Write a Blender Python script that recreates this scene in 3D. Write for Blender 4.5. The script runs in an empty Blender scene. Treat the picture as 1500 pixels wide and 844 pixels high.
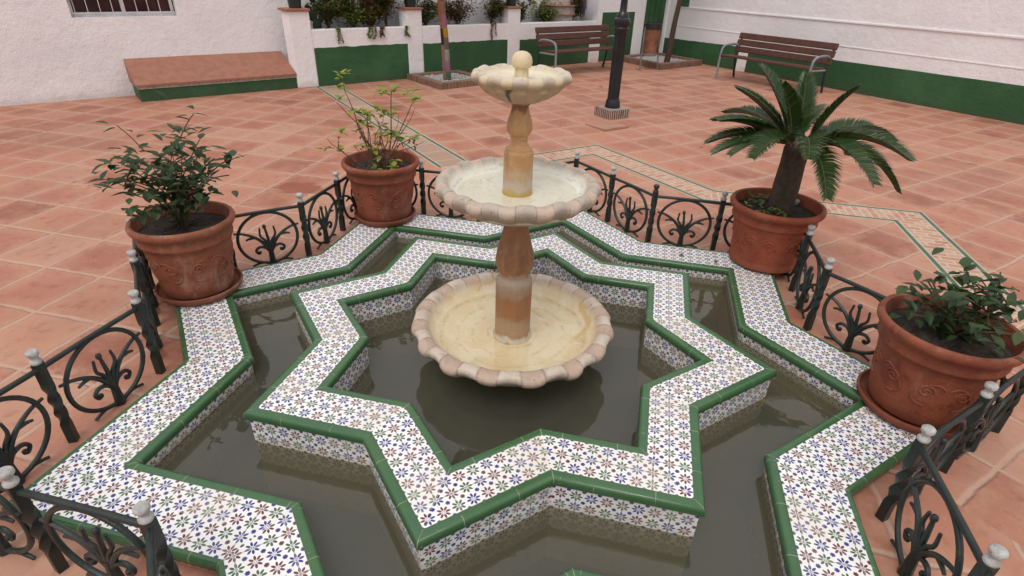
import bpy, bmesh, math, random
from mathutils import Vector, Matrix
random.seed(7)
R = math.radians
S = bpy.context.scene
COL = S.collection

# ------------------------------------------------------------------ camera, light, exposure
cam_data = bpy.data.cameras.new('camera'); cam = bpy.data.objects.new('camera', cam_data); COL.objects.link(cam)
PITCH, ROLL = R(29.628), R(1.956)
Fv = Vector((0, math.cos(PITCH), -math.sin(PITCH)))
Uv0 = Vector((0, math.sin(PITCH), math.cos(PITCH))); Rv0 = Vector((1, 0, 0))
Rv = Rv0*math.cos(ROLL)+Uv0*math.sin(ROLL); Uv = -Rv0*math.sin(ROLL)+Uv0*math.cos(ROLL)
Mx = Matrix((Rv, Uv, -Fv)).transposed().to_4x4(); Mx.translation = Vector((-0.0079, -2.0951, 1.5155))
cam.matrix_world = Mx
cam_data.sensor_width = 36; cam_data.lens = 19.55; cam_data.clip_start = .02; cam_data.clip_end = 500
S.camera = cam

world = bpy.data.worlds.new('World'); S.world = world; world.use_nodes = True
wn, wl = world.node_tree.nodes, world.node_tree.links
bg = wn['Background']; sky = wn.new('ShaderNodeTexSky'); sky.sky_type = 'NISHITA'; sky.sun_disc = False
SUN_EL, SUN_AZ = R(58), R(200)          # azimuth measured clockwise from +Y
sky.sun_elevation = SUN_EL; sky.sun_rotation = SUN_AZ; sky.dust_density = 6; sky.air_density = 1.0; sky.ozone_density = 1.0
hs = wn.new('ShaderNodeHueSaturation'); hs.inputs['Saturation'].default_value = .16
wl.new(sky.outputs[0], hs.inputs['Color'])
# a closed cloud deck over that sky: brightest overhead, dimmer towards the horizon, as under real overcast
tc = wn.new('ShaderNodeTexCoord'); sx = wn.new('ShaderNodeSeparateXYZ'); wl.new(tc.outputs['Generated'], sx.inputs[0])
mr = wn.new('ShaderNodeMapRange'); wl.new(sx.outputs[2], mr.inputs[0]); mr.inputs[1].default_value = 0; mr.inputs[2].default_value = 1; mr.inputs[3].default_value = 4.8; mr.inputs[4].default_value = 11.5
cn = wn.new('ShaderNodeTexNoise'); cn.inputs['Scale'].default_value = 2.2; cn.inputs['Detail'].default_value = 5; wl.new(tc.outputs['Generated'], cn.inputs['Vector'])
cm = wn.new('ShaderNodeMapRange'); wl.new(cn.outputs[0], cm.inputs[0]); cm.inputs[1].default_value = .3; cm.inputs[2].default_value = .7; cm.inputs[3].default_value = .86; cm.inputs[4].default_value = 1.12
mu = wn.new('ShaderNodeMath'); mu.operation = 'MULTIPLY'; wl.new(mr.outputs[0], mu.inputs[0]); wl.new(cm.outputs[0], mu.inputs[1])
cc = wn.new('ShaderNodeCombineColor')
for i_, k_ in enumerate((1.0, .985, 1.01)):
    q_ = wn.new('ShaderNodeMath'); q_.operation = 'MULTIPLY'; q_.inputs[1].default_value = k_; wl.new(mu.outputs[0], q_.inputs[0]); wl.new(q_.outputs[0], cc.inputs[i_])
mxs = wn.new('ShaderNodeMix'); mxs.data_type = 'RGBA'; mxs.inputs[0].default_value = .8; wl.new(hs.outputs[0], mxs.inputs[6]); wl.new(cc.outputs[0], mxs.inputs[7])
wl.new(mxs.outputs[2], bg.inputs['Color']); bg.inputs['Strength'].default_value = .094
sun_d = bpy.data.lights.new('sun', 'SUN'); sun_d.energy = .9; sun_d.angle = R(28); sun_d.color = (1, .97, .93)
sun = bpy.data.objects.new('sun', sun_d); COL.objects.link(sun)
sd = Vector((math.sin(SUN_AZ)*math.cos(SUN_EL), math.cos(SUN_AZ)*math.cos(SUN_EL), math.sin(SUN_EL)))
sun.rotation_euler = sd.to_track_quat('Z', 'Y').to_euler()
S.view_settings.view_transform = 'Standard'; S.view_settings.look = 'None'; S.view_settings.gamma = 1
S.view_settings.exposure = 0.22; S.view_settings.use_curve_mapping = False
S.render.engine = 'CYCLES'; S.cycles.max_bounces = 8; S.cycles.transparent_max_bounces = 12

# ------------------------------------------------------------------ shader maths helper
class V:
    nt = None
    def __init__(s, k): s.k = k
    @staticmethod
    def m(op, *a):
        n = V.nt.nodes.new('ShaderNodeMath'); n.operation = op
        for i, x in enumerate(a):
            if isinstance(x, V): V.nt.links.new(x.k, n.inputs[i])
            else: n.inputs[i].default_value = x
        return V(n.outputs[0])
    def __add__(s, o): return V.m('ADD', s, o)
    __radd__ = __add__
    def __sub__(s, o): return V.m('SUBTRACT', s, o)
    def __rsub__(s, o): return V.m('SUBTRACT', o, s)
    def __mul__(s, o): return V.m('MULTIPLY', s, o)
    __rmul__ = __mul__
    def __truediv__(s, o): return V.m('DIVIDE', s, o)
def mn(a, b): return V.m('MINIMUM', a, b)
def mxx(a, b): return V.m('MAXIMUM', a, b)
def ab(a): return V.m('ABSOLUTE', a)
def fl(a): return V.m('FLOOR', a)
def fract(a): return V.m('FRACT', a)
def lt(a, b): return V.m('LESS_THAN', a, b)
def gt(a, b): return V.m('GREATER_THAN', a, b)
def step(a, lo, hi):          # 0 below lo, 1 above hi
    n = V.nt.nodes.new('ShaderNodeMapRange'); n.interpolation_type = 'SMOOTHSTEP'
    V.nt.links.new(a.k, n.inputs[0]); n.inputs[1].default_value = lo; n.inputs[2].default_value = hi
    return V(n.outputs[0])
def hyp(a, b): return V.m('SQRT', a*a+b*b)

class Mat:
    def __init__(s, name, rough=.6, spec=.5):
        s.m = bpy.data.materials.new(name); s.m.use_nodes = True; s.nt = s.m.node_tree; V.nt = s.nt
        s.b = s.nt.nodes['Principled BSDF']; s.b.inputs['Roughness'].default_value = rough
        s.b.inputs['Specular IOR Level'].default_value = spec
        s.out = s.nt.nodes['Material Output']
    def n(s, t): return s.nt.nodes.new(t)
    def l(s, a, b): s.nt.links.new(a.k if isinstance(a, V) else a, b)
    def col(s, c): return c if not isinstance(c, tuple) else (*c, 1)
    def mix(s, f, a, b, mode='MIX'):
        n = s.n('ShaderNodeMix'); n.data_type = 'RGBA'; n.blend_type = mode; n.clamp_factor = True
        for x, i in ((f, 0), (a, 6), (b, 7)):
            if isinstance(x, V): s.l(x.k, n.inputs[i])
            elif hasattr(x, 'is_output'): s.l(x, n.inputs[i])
            elif isinstance(x, tuple): n.inputs[i].default_value = (*x, 1)
            else: n.inputs[i].default_value = x
        return n.outputs[2]
    def obj(s): return s.n('ShaderNodeTexCoord').outputs['Object']
    def pos(s): return s.n('ShaderNodeNewGeometry').outputs['Position']
    def uv(s): return s.n('ShaderNodeTexCoord').outputs['UV']
    def xyz(s, v):
        n = s.n('ShaderNodeSeparateXYZ'); s.l(v, n.inputs[0]); return V(n.outputs[0]), V(n.outputs[1]), V(n.outputs[2])
    def noise(s, v, scale, detail=4, rough=.55, dist=0.):
        n = s.n('ShaderNodeTexNoise'); n.inputs['Scale'].default_value = scale; n.inputs['Detail'].default_value = detail
        n.inputs['Roughness'].default_value = rough; n.inputs['Distortion'].default_value = dist
        if v is not None: s.l(v, n.inputs['Vector'])
        return V(n.outputs[0])
    def white(s, x, y):
        c = s.n('ShaderNodeCombineXYZ'); s.l(x, c.inputs[0]); s.l(y, c.inputs[1])
        n = s.n('ShaderNodeTexWhiteNoise'); n.noise_dimensions = '2D'; s.l(c.outputs[0], n.inputs['Vector'])
        sp = s.n('ShaderNodeSeparateColor'); s.l(n.outputs['Color'], sp.inputs[0])
        return V(n.outputs['Value']), V(sp.outputs[0]), V(sp.outputs[1])
    def scaled(s, v, sc):
        n = s.n('ShaderNodeMapping'); n.inputs['Scale'].default_value = sc; s.l(v, n.inputs['Vector']); return n.outputs[0]
    def color(s, c):
        if isinstance(c, tuple): s.b.inputs['Base Color'].default_value = (*c, 1)
        else: s.l(c, s.b.inputs['Base Color'])
    def bump(s, h, dist=.01, strength=1.):
        n = s.n('ShaderNodeBump'); n.inputs['Distance'].default_value = dist; n.inputs['Strength'].default_value = strength
        s.l(h, n.inputs['Height']); s.l(n.outputs[0], s.b.inputs['Normal']); return n
    def rough(s, v): s.l(v, s.b.inputs['Roughness'])

TH = R(-102.783)                       # direction of the first point of the star
M = {}
def simple(name, c1, c2, scale=8, rough=.6, bump=.0, bscale=60, spec=.5, dark=None):
    m = Mat(name, rough, spec); o = m.obj()
    c = m.mix(step(m.noise(o, scale), .35, .65), c1, c2)
    if dark: c = m.mix(step(m.noise(o, scale*2.3, 6, .7), .56, .72), c, dark)
    m.color(c)
    if bump: m.bump(m.noise(o, bscale, 6, .6), bump)
    M[name] = m.m; return m

# --- glazed tiles painted with rosettes (UV in metres)
def make_azulejo():
    m = Mat('painted_tile', .22, .5); u, v, _ = m.xyz(m.uv()); P = m.pos()
    _, _, wz = m.xyz(P)
    a = .05
    x, y = u/a, v/a
    wob = m.noise(P, 55, 2); wob2 = m.noise(P, 70, 2)
    i, j = fl(x+.5), fl(y+.5); fx, fy = x-i+(wob-.5)*.035, y-j+(wob2-.5)*.035
    r = hyp(fx, fy); ph = V.m('ARCTAN2', fy, fx)/(math.pi/4); pm = (ph-fl(ph+.5))*(math.pi/4)
    e = hyp((r-.285)/.165, (r*pm)/.080)
    petal = 1-step(e, .82, 1.05)
    ring = (1-step(ab(r-.075), .02, .045))
    i2, j2 = fl(x), fl(y); gx, gy = x-i2-.5, y-j2-.5
    r2 = hyp(gx, gy); p2 = V.m('ARCTAN2', gy, gx)
    dot = 1-step(r2+.02*V.m('COSINE', p2*8), .122, .160)
    k = V.m('FLOORED_MODULO', i+j, 3.); k2 = V.m('FLOORED_MODULO', i2+j2*2, 3.)
    red, green, blue = (.135, .018, .018), (.030, .095, .028), (.012, .018, .20)
    cf = m.mix(gt(k, .5), red, green); cf = m.mix(gt(k, 1.5), cf, blue)
    cd = m.mix(gt(k2, .5), red, blue)
    tone = m.noise(P, 22, 3)
    wht = m.mix(step(m.noise(P, 3.5, 3), .45, .75), (.88, .865, .845), (.81, .785, .74))
    c = m.mix(petal*(.9+.2*tone), wht, cf)
    c = m.mix(ring*.55, c, (.16, .15, .3))
    c = m.mix(dot*(.85+.3*tone), c, cd)
    # worn patches, where the glaze went ochre
    worn = step(m.noise(P, 2.1, 5, .6), .62, .74)
    c = m.mix(worn*.45*step(m.noise(P, 30, 3), .35, .6), c, (.62, .47, .33))
    t = .15
    tk, tk1, tk2 = m.white(fl(u/t+.5), fl(v/t+.5)); c = m.mix(.10*tk, c, (.50, .45, .40)); c = m.mix(step(tk1, .84, .96)*.18, c, (.66, .56, .44))
    gu = ab(fract(u/t+.5)-.5)*t; gv = ab(fract(v/t+.5)-.5)*t
    jn = (1-step(mn(gu, gv), .0006, .0019))
    c = m.mix(jn*.85, c, (.33, .28, .22))
    # algae film on everything near and below the water line
    wet = 1-step(wz+(m.noise(P, 14, 4)-.5)*.02, -.10, -.03)
    splash = (1-step(wz+(m.noise(P, 9, 5)-.5)*.05, -.03, .02))
    c = m.mix(splash*.4, c, (.36, .30, .19)); c = m.mix(wet*.96, c, m.mix(m.noise(P, 12, 4), (.26, .20, .09), (.38, .30, .14)))
    m.color(c); m.bump(1-jn, .0008)
    m.rough(.2+.25*m.noise(P, 6, 3)); M['tile'] = m.m
make_azulejo()

def make_glaze():
    m = Mat('green_glaze', .15, .6); u, v, _ = m.xyz(m.uv()); P = m.pos()
    k, k1, k2 = m.white(fl(u/.19+20.3), fl(u*0+1))
    c = m.mix(m.noise(P, 9, 4), (.036, .100, .032), (.066, .158, .055))
    c = m.mix(k1*.5, c, (.03, .10, .05))
    jn = ab(fract(u/.19+.5)-.5); jn = 1-step((.5-jn)*.19, .0006, .0022)
    jn = mxx(jn, 1-step(v, .0008, .0026))
    jn = jn*step(m.noise(P, 24, 3), .38, .56)
    chip = step(m.noise(P, 38, 4, .7), .66, .73)
    c = m.mix(jn*.6, c, (.42, .40, .30)); c = m.mix(chip*.5, c, (.40, .40, .32))
    m.color(c); m.rough(.10+.34*m.noise(P, 11, 4)); m.bump(m.noise(P, 13, 2)-jn*.4, .0022); M['glaze'] = m.m
make_glaze()

# --- courtyard floor: terracotta squares with pale joints, a star-shaped band and a straight band edged in green
def make_floor():
    m = Mat('terracotta_paving', .5, .32); P = m.pos(); x, y, _ = m.xyz(P)
    a = TH+math.pi/4
    def rot(ang): return x*math.cos(ang)+y*math.sin(ang), y*math.cos(ang)-x*math.sin(ang)
    u, v = rot(a); p, q = rot(a+math.pi/4)
    s = mn(mxx(ab(u), ab(v)), mxx(ab(p), ab(q)))
    wob = (m.noise(P, 5, 5)-.5)*.034
    T = .372
    left = lt(v, .858)                                  # the paving left of the straight band is laid at 45 degrees to the rest
    gu = ((u+1.49)*(1-left)+(p+2.32)*left+wob)/T; gv = ((v-3.02)*(1-left)+(q-2.26)*left-wob)/T+left*40.
    iu, iv = fl(gu), fl(gv); k, k1, k2 = m.white(iu, iv)
    du, dv = .5-ab(fract(gu)-.5), .5-ab(fract(gv)-.5)
    edge = mn(du, dv)*T
    n1, n2, n3 = m.noise(P, 3.2, 6, .6), m.noise(P, 15, 5, .6), m.noise(P, 1.1, 3)
    c = m.mix(k1, (.33, .115, .072), (.50, .236, .162))
    c = m.mix(step(k, .64, .88)*.9, c, (.27, .088, .053)); c = m.mix(step(k2, .74, .95)*.8, c, (.48, .27, .185)); c = m.mix(step(n3, .45, .62)*.4, c, (.50, .215, .125))
    c = m.mix(step(n1, .40, .66)*.5, c, (.50, .25, .16)); c = m.mix(step(n2, .48, .72)*.6, c, (.27, .10, .06))
    c = m.mix(step(m.noise(P, 45, 3), .52, .75)*.3, c, (.54, .31, .21))
    blot = (1-step(edge, .01, .10))*step(n2, .35, .6)
    c = m.mix(blot*.5, c, (.52, .30, .20))
    gro = (1-step(edge+(n2-.5)*.016, .004, .017))*step(m.noise(P, 1.7, 4, .65), .30, .52)
    smear = step(m.noise(P, 1.3, 6, .7, .8), .52, .68)*step(n2, .38, .62); c = m.mix(smear*.5, c, (.55, .33, .225))
    grime = step(m.noise(P, .55, 5, .65), .50, .66); c = m.mix(grime*.28, c, (.25, .12, .08))
    c = m.mix(gro*.62, c, (.54, .38, .285))
    hgt = 1-gro+.25*n2
    # small brick-on-edge fill used inside the bands
    def bricks(uu, vv, w, h):
        r_ = fl(vv/h); ux = uu/w+r_*.5
        kk, kb, kc = m.white(fl(ux), r_)
        e = mn((.5-ab(fract(ux)-.5))*w, (.5-ab(fract(vv/h)-.5))*h)
        cc = m.mix(kk, (.42, .20, .13), (.52, .34, .24)); cc = m.mix(step(n2, .5, .7)*.5, cc, (.48, .31, .22))
        return m.mix((1-step(e, .003, .009))*.9, cc, (.58, .45, .34))
    a_in, a_out = 3.323/math.sqrt(2), 3.672/math.sqrt(2)
    side_ok = gt(v, .845); inb = step(s, a_in-.001, a_in+.001)*(1-step(s, a_out-.001, a_out+.001))*side_ok
    # across-band coordinate is s; along-band use the coordinate at right angles on whichever square wins
    alt = lt(mxx(ab(u), ab(v)), mxx(ab(p), ab(q)))
    al1 = u*gt(ab(v), ab(u))+v*lt(ab(v), ab(u)); al2 = p*gt(ab(q), ab(p))+q*lt(ab(q), ab(p))
    al = al1*alt+al2*(1-alt)
    c = m.mix(inb, c, bricks(s-a_in, al, .125, .055))
    inner = 1-step(s, a_in-.01, a_in)
    # straight band running off to the planter wall
    bu, b0, b1 = lt(u, -2.62), .858, 1.14
    ins = bu*gt(v, b0)*lt(v, b1)
    cb = m.mix(m.white(fl(u/.28), fl(v*0+3))[0], (.38, .245, .17), (.48, .32, .235))
    cb = m.mix((1-step((.5-ab(fract(u/.28)-.5))*.28, .003, .010))*.8, cb, (.52, .43, .34)); cb = m.mix(step(n2, .48, .7)*.5, cb, (.40, .26, .20))
    c = m.mix(ins, c, cb)
    ln = mxx(lt(ab(s-a_in), .014), lt(ab(s-a_out), .014))
    ln = mxx(ln*(1-ins)*side_ok, bu*mxx(lt(ab(v-b0), .015), lt(ab(v-b1), .015)))
    ln = ln*(.75+.25*step(n2, .3, .5))
    halo = mxx(lt(ab(s-a_in), .026), lt(ab(s-a_out), .026)); halo = mxx(halo*(1-ins)*side_ok, bu*mxx(lt(ab(v-b0), .028), lt(ab(v-b1), .028)))
    c = m.mix(halo*.7, c, (.50, .45, .36))
    c = m.mix(ln, c, m.mix(n2, (.035, .10, .05), (.09, .16, .10)))
    # damp and worn stains near the basin
    wetm = step(m.noise(P, .9, 4, .6), .57, .66)*step(n1, .35, .6)
    c = m.mix(wetm*.30, c, (.27, .09, .05))
    d1 = hyp(x+1.70, (y-2.02)*1.5)+(n1-.5)*.35+(n2-.5)*.12
    c = m.mix((1-step(d1, .17, .23))*.8, c, (.26, .075, .035))
    sp = step(m.noise(P, 34, 2), .70, .74)*step(n3, .48, .6); c = m.mix(sp*.6, c, (.16, .08, .05))
    m.color(c); m.rough(.48+.3*n1-.06*k); m.bump(hgt, .006); M['floor'] = m.m
make_floor()

def make_plaster(name, base, alt, stain, rough=.85):
    m = Mat(name, rough, .25); P = m.obj(); x, y, z = m.xyz(P)
    n1, n2 = m.noise(P, 1.6, 5, .6), m.noise(P, 9, 5, .6)
    c = m.mix(step(n1, .4, .7), base, alt); c = m.mix(step(n2, .6, .8)*.35, c, stain)
    pat = step(m.noise(P, .7, 3, .5), .56, .60); c = m.mix(pat*.35, c, tuple(q*.88 for q in base)); dirt = (1-step(z+(n2-.5)*.22+(n1-.5)*.1, .0, .12))
    c = m.mix(dirt*.6, c, stain)
    m.color(c); m.bump(m.noise(P, 11, 6, .6)+.35*m.noise(P, 60, 3), .012); M[name] = m.m
make_plaster('white_wash', (.88, .865, .87), (.82, .80, .81), (.58, .54, .52))
make_plaster('green_wash', (.034, .100, .042), (.052, .130, .058), (.055, .080, .045), .7)

def make_stone(name, c1, c2, c3, bands=(), rough=.5, vein=.5, fine=40):
    """marble; bands = [(z, half height, colour, strength)] are lime and rust deposits at fixed heights"""
    m = Mat(name, rough, .4); P = m.obj(); x, y, z = m.xyz(P)
    n1, n2, n3 = m.noise(P, 7, 6, .62, .6), m.noise(P, 26, 6, .65), m.noise(m.scaled(P, (30, 30, 3)), 1, 4)
    c = m.mix(step(n1, .35, .65), c1, c2); c = m.mix(step(n2, .5, .72)*.6, c, c3)
    c = m.mix(step(n3, .52, .7)*vein, c, c3); c = m.mix(step(m.noise(m.scaled(P, (16, 16, 2)), 1, 5, .65), .52, .66)*.55, c, tuple(q*.5 for q in c1))
    for bz, bh, bc, st in bands:
        f = 1-step(ab(z-bz+(n1-.5)*.09+(n2-.5)*.05+(n3-.5)*.05), bh*.3, bh*1.35)
        c = m.mix(f*st, c, bc)
    c = m.mix(step(m.noise(P, fine*3, 3), .58, .72)*.3, c, tuple(q*.55 for q in c1))
    m.color(c); m.bump(n2+.6*m.noise(P, fine*2.5, 4), .004); m.rough(.35+.35*n2); M[name] = m.m; return m

def make_rimstone(name, crest, trough, floorc, n, ph0, zfloor, rin, rough=.5, crack=None):
    """bowl marble: crests of the fluted rim worn pale, hollows pinkish, lime on the wet floor"""
    m = Mat(name, rough, .4); P = m.obj(); x, y, z = m.xyz(P)
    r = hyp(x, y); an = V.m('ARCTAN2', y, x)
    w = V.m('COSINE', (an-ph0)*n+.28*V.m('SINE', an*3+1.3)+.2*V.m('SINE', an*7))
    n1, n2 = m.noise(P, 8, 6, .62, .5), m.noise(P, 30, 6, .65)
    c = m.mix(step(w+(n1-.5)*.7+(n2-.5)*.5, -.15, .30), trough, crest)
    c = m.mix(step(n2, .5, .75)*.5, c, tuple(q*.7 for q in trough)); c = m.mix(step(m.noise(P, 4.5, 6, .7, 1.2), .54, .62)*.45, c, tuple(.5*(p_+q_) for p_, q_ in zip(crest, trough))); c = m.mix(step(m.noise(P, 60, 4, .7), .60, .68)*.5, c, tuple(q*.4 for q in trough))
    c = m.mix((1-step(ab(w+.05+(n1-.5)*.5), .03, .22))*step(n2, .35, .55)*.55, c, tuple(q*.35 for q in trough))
    inside = (1-step(r+(n1-.5)*.02, rin-.012, rin+.012))*step(z, zfloor-.02, zfloor-.01)
    fc = m.mix(step(n1, .38, .62), floorc[0], floorc[1]); fc = m.mix(step(m.noise(P, 5, 4, .6, 1.), .60, .70)*.7, fc, floorc[2])
    rr = fract(r*14+(n1-.5)*.9); fc = m.mix((1-step(ab(rr-.5), .03, .13))*step(n2, .45, .6)*.35, fc, floorc[3])
    c = m.mix(inside, c, fc)
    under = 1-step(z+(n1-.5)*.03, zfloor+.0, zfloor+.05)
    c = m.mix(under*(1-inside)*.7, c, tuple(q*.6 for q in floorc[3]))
    dirt = step(m.noise(m.scaled(P, (1, 1, .35)), 9, 6, .7), .54, .70)*(1-inside); c = m.mix(dirt*.45, c, (.30, .25, .19))
    if crack:
        ca, z0, z1 = crack; f = (1-step(ab(an-ca+(n1-.5)*.5-(z-z0)*2.5), .02, .10))*gt(z, z0)*lt(z, z1)*(1-inside); c = m.mix(f*.9, c, (.03, .025, .02))
    m.color(c); m.bump(n2+.6*m.noise(P, 90, 4), .004); m.rough(.38+.3*n2); M[name] = m.m

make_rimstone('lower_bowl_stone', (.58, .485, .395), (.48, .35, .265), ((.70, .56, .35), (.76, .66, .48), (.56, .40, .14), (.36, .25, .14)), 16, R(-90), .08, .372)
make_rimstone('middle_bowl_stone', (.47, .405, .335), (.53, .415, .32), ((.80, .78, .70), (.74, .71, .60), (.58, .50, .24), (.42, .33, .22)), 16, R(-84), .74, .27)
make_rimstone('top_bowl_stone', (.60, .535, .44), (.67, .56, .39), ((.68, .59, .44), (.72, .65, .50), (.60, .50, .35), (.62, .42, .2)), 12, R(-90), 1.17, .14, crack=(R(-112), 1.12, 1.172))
make_stone('lower_column_stone', (.34, .165, .075), (.26, .12, .055), (.42, .23, .12),
           [(.385, .030, (.44, .37, .28), .7), (.345, .035, (.38, .29, .20), .55), (.265, .055, (.33, .145, .06), .7), (.155, .05, (.38, .28, .17), .7), (.09, .02, (.58, .56, .50), .85)])
make_stone('upper_column_stone', (.50, .30, .13), (.42, .24, .10), (.58, .39, .20),
           [(1.09, .02, (.16, .075, .04), .8), (.84, .03, (.48, .38, .28), .5), (.80, .022, (.50, .44, .38), .7), (.772, .012, (.44, .36, .10), .6)])
make_stone('finial_stone', (.72, .60, .38), (.66, .54, .34), (.76, .68, .48), rough=.55)

simple('iron', (.010, .018, .016), (.020, .030, .027), 14, .38, .002, 120, .5, (.05, .035, .02))
simple('white_paint', (.52, .51, .49), (.36, .35, .34), 34, .5, .004, 90, .4, (.07, .06, .05))
def make_terracotta(name, c1, c2, bloom):
    m = Mat(name, .62, .3); P = m.obj(); x, y, z = m.xyz(P)
    n1, n2 = m.noise(P, 6, 5, .6), m.noise(P, 24, 5, .65)
    c = m.mix(step(n1, .35, .65), c1, c2); c = m.mix(step(n2, .52, .72)*.5, c, tuple(q*.62 for q in c2))
    salt = step(m.noise(m.scaled(P, (1, 1, .45)), 8, 6, .68), .52, .70); c = m.mix(salt*bloom, c, (.50, .34, .26))
    damp = (1-step(z+(n1-.5)*.16, .01, .10)); c = m.mix(damp*.45, c, (.16, .055, .03))
    c = m.mix(step(m.noise(P, 60, 3), .68, .74)*.5, c, (.10, .05, .03))
    m.color(c); m.bump(n2+.4*m.noise(P, 70, 3), .005); m.rough(.5+.3*n2); M[name] = m.m
make_terracotta('terracotta', (.29, .082, .042), (.20, .056, .030), .25)
make_terracotta('terracotta_red', (.33, .082, .040), (.25, .060, .030), .12)
make_terracotta('terracotta_pale', (.31, .105, .058), (.24, .078, .042), .5)
simple('terracotta_dry', (.36, .165, .11), (.31, .135, .088), 12, .7, .003, 60, .3)
simple('soil', (.03, .02, .014), (.06, .042, .03), 30, .95, .02, 45)
simple('bench_wood', (.072, .024, .015), (.10, .036, .022), 12, .5, .002, 60)
simple('steel', (.20, .21, .22), (.27, .28, .29), 12, .45, .001, 80)
simple('black_metal', (.006, .007, .010), (.012, .014, .018), 6, .28, .001, 60)
simple('dark_pot', (.012, .018, .016), (.02, .03, .026), 6, .4)
simple('gravel_stone', (.62, .60, .57), (.40, .38, .36), 60, .8, .03, 90)
simple('bark', (.06, .042, .03), (.10, .07, .05), 24, .85, .01, 50)
simple('bark_red', (.085, .042, .028), (.055, .028, .02), 24, .8, .008, 50)
simple('twig', (.19, .10, .065), (.10, .055, .038), 20, .8)
simple('green_twig', (.085, .05, .028), (.12, .075, .035), 20, .7)
simple('shutter_green', (.03, .10, .04), (.04, .12, .05), 5, .5)
simple('grille_white', (.62, .61, .62), (.50, .49, .50), 9, .5)
simple('glass_dark', (.02, .012, .012), (.05, .014, .014), 2, .08)
simple('copper', (.30, .13, .075), (.15, .065, .04), 7, .42, .003, 30)
simple('bin_black', (.008, .008, .008), (.015, .015, .014), 9, .45)
simple('tin', (.24, .21, .19), (.15, .13, .12), 9, .4)
simple('blue_paint', (.07, .11, .26), (.12, .16, .32), 7, .4)
simple('purple_paint', (.12, .045, .15), (.05, .04, .18), 9, .4)
simple('petal', (.65, .10, .03), (.60, .12, .04), 9, .5)
simple('glass_lantern', (.5, .5, .47), (.56, .55, .5), 3, .1)
for nm, c in (('knit_orange', (.55, .19, .07)), ('knit_pink', (.62, .26, .42)), ('knit_yellow', (.78, .46, .05)), ('knit_brown', (.10, .055, .04)),
              ('knit_grey', (.28, .23, .22)), ('knit_salmon', (.46, .26, .20)), ('knit_white', (.60, .57, .52)), ('knit_green', (.16, .28, .13))):
    mm = Mat(nm, .95, .1); o = mm.obj(); w = mm.n('ShaderNodeTexWave'); w.inputs['Scale'].default_value = 60; w.inputs['Distortion'].default_value = 3
    w.bands_direction = 'Z'; mm.l(o, w.inputs['Vector']); mm.color(mm.mix(mm.noise(o, 30, 3), tuple(q*.75 for q in c), tuple(min(1, q*1.2) for q in c)))
    mm.bump(V(w.outputs[1]), .008); M[nm] = mm.m

def make_leaf(name, c1, c2, c3, rough=.45):
    m = Mat(name, rough, .4); g = m.n('ShaderNodeNewGeometry'); rnd = V(g.outputs['Random Per Island'])
    c = m.mix(rnd, c1, c2); c = m.mix(step(rnd*7.31-fl(rnd*7.31), .75, .95), c, c3); m.color(c)
    tr = m.n('ShaderNodeBsdfTranslucent'); m.l(c, tr.inputs[0]); mx = m.n('ShaderNodeMixShader'); mx.inputs[0].default_value = .28
    m.l(m.b.outputs[0], mx.inputs[1]); m.l(tr.outputs[0], mx.inputs[2]); m.l(mx.outputs[0], m.out.inputs[0]); M[name] = m.m
make_leaf('lime_leaf', (.31, .35, .05), (.20, .28, .04), (.45, .42, .08))
make_leaf('planter_leaf', (.055, .09, .022), (.12, .145, .03), (.17, .06, .03))
make_leaf('red_leaf', (.13, .045, .025), (.09, .085, .02), (.20, .075, .035))
make_leaf('bright_leaf', (.17, .24, .04), (.10, .17, .03), (.27, .29, .06))
make_leaf('cycad_leaf', (.018, .050, .013), (.038, .085, .018), (.09, .11, .03), .35)
make_leaf('cactus_pad', (.012, .028, .012), (.02, .042, .016), (.03, .05, .02), .5)
make_leaf('crown_leaf', (.03, .06, .016), (.05, .085, .022), (.07, .10, .03))
make_leaf('dark_leaf', (.03, .06, .02), (.045, .085, .028), (.065, .10, .03))

def make_brick(name, w, h, c1, c2, mort, msize=.008, frame='obj'):
    m = Mat(name, .8, .25); P = m.obj(); n = m.n('ShaderNodeTexBrick'); mp_ = m.n('ShaderNodeMapping'); mp_.inputs['Location'].default_value = (.013, h*.5, 0); m.l(m.uv(), mp_.inputs['Vector']); uvv = mp_.outputs[0]
    m.l(uvv, n.inputs['Vector']); n.inputs['Scale'].default_value = 1; n.inputs['Brick Width'].default_value = w; n.inputs['Row Height'].default_value = h
    n.inputs['Mortar Size'].default_value = msize; n.inputs['Color1'].default_value = (*c1, 1); n.inputs['Color2'].default_value = (*c2, 1); n.inputs['Mortar'].default_value = (*mort, 1)
    c = m.mix(step(m.noise(P, 14, 5, .6), .45, .7)*.5, n.outputs['Color'], tuple(q*.55 for q in c1)); m.color(c)
    m.bump(V(n.outputs['Fac'])*-1+.4*m.noise(P, 40, 4), .006); M[name] = m.m
make_brick('kerb_brick', .062, .26, (.19, .105, .075), (.27, .15, .11), (.30, .245, .20), .005)
make_brick('plinth_brick', .034, .30, (.15, .075, .055), (.20, .10, .075), (.48, .42, .36), .007)
make_brick('pale_brick', .055, .03, (.40, .33, .29), (.50, .43, .38), (.58, .53, .49), .006)

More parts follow.
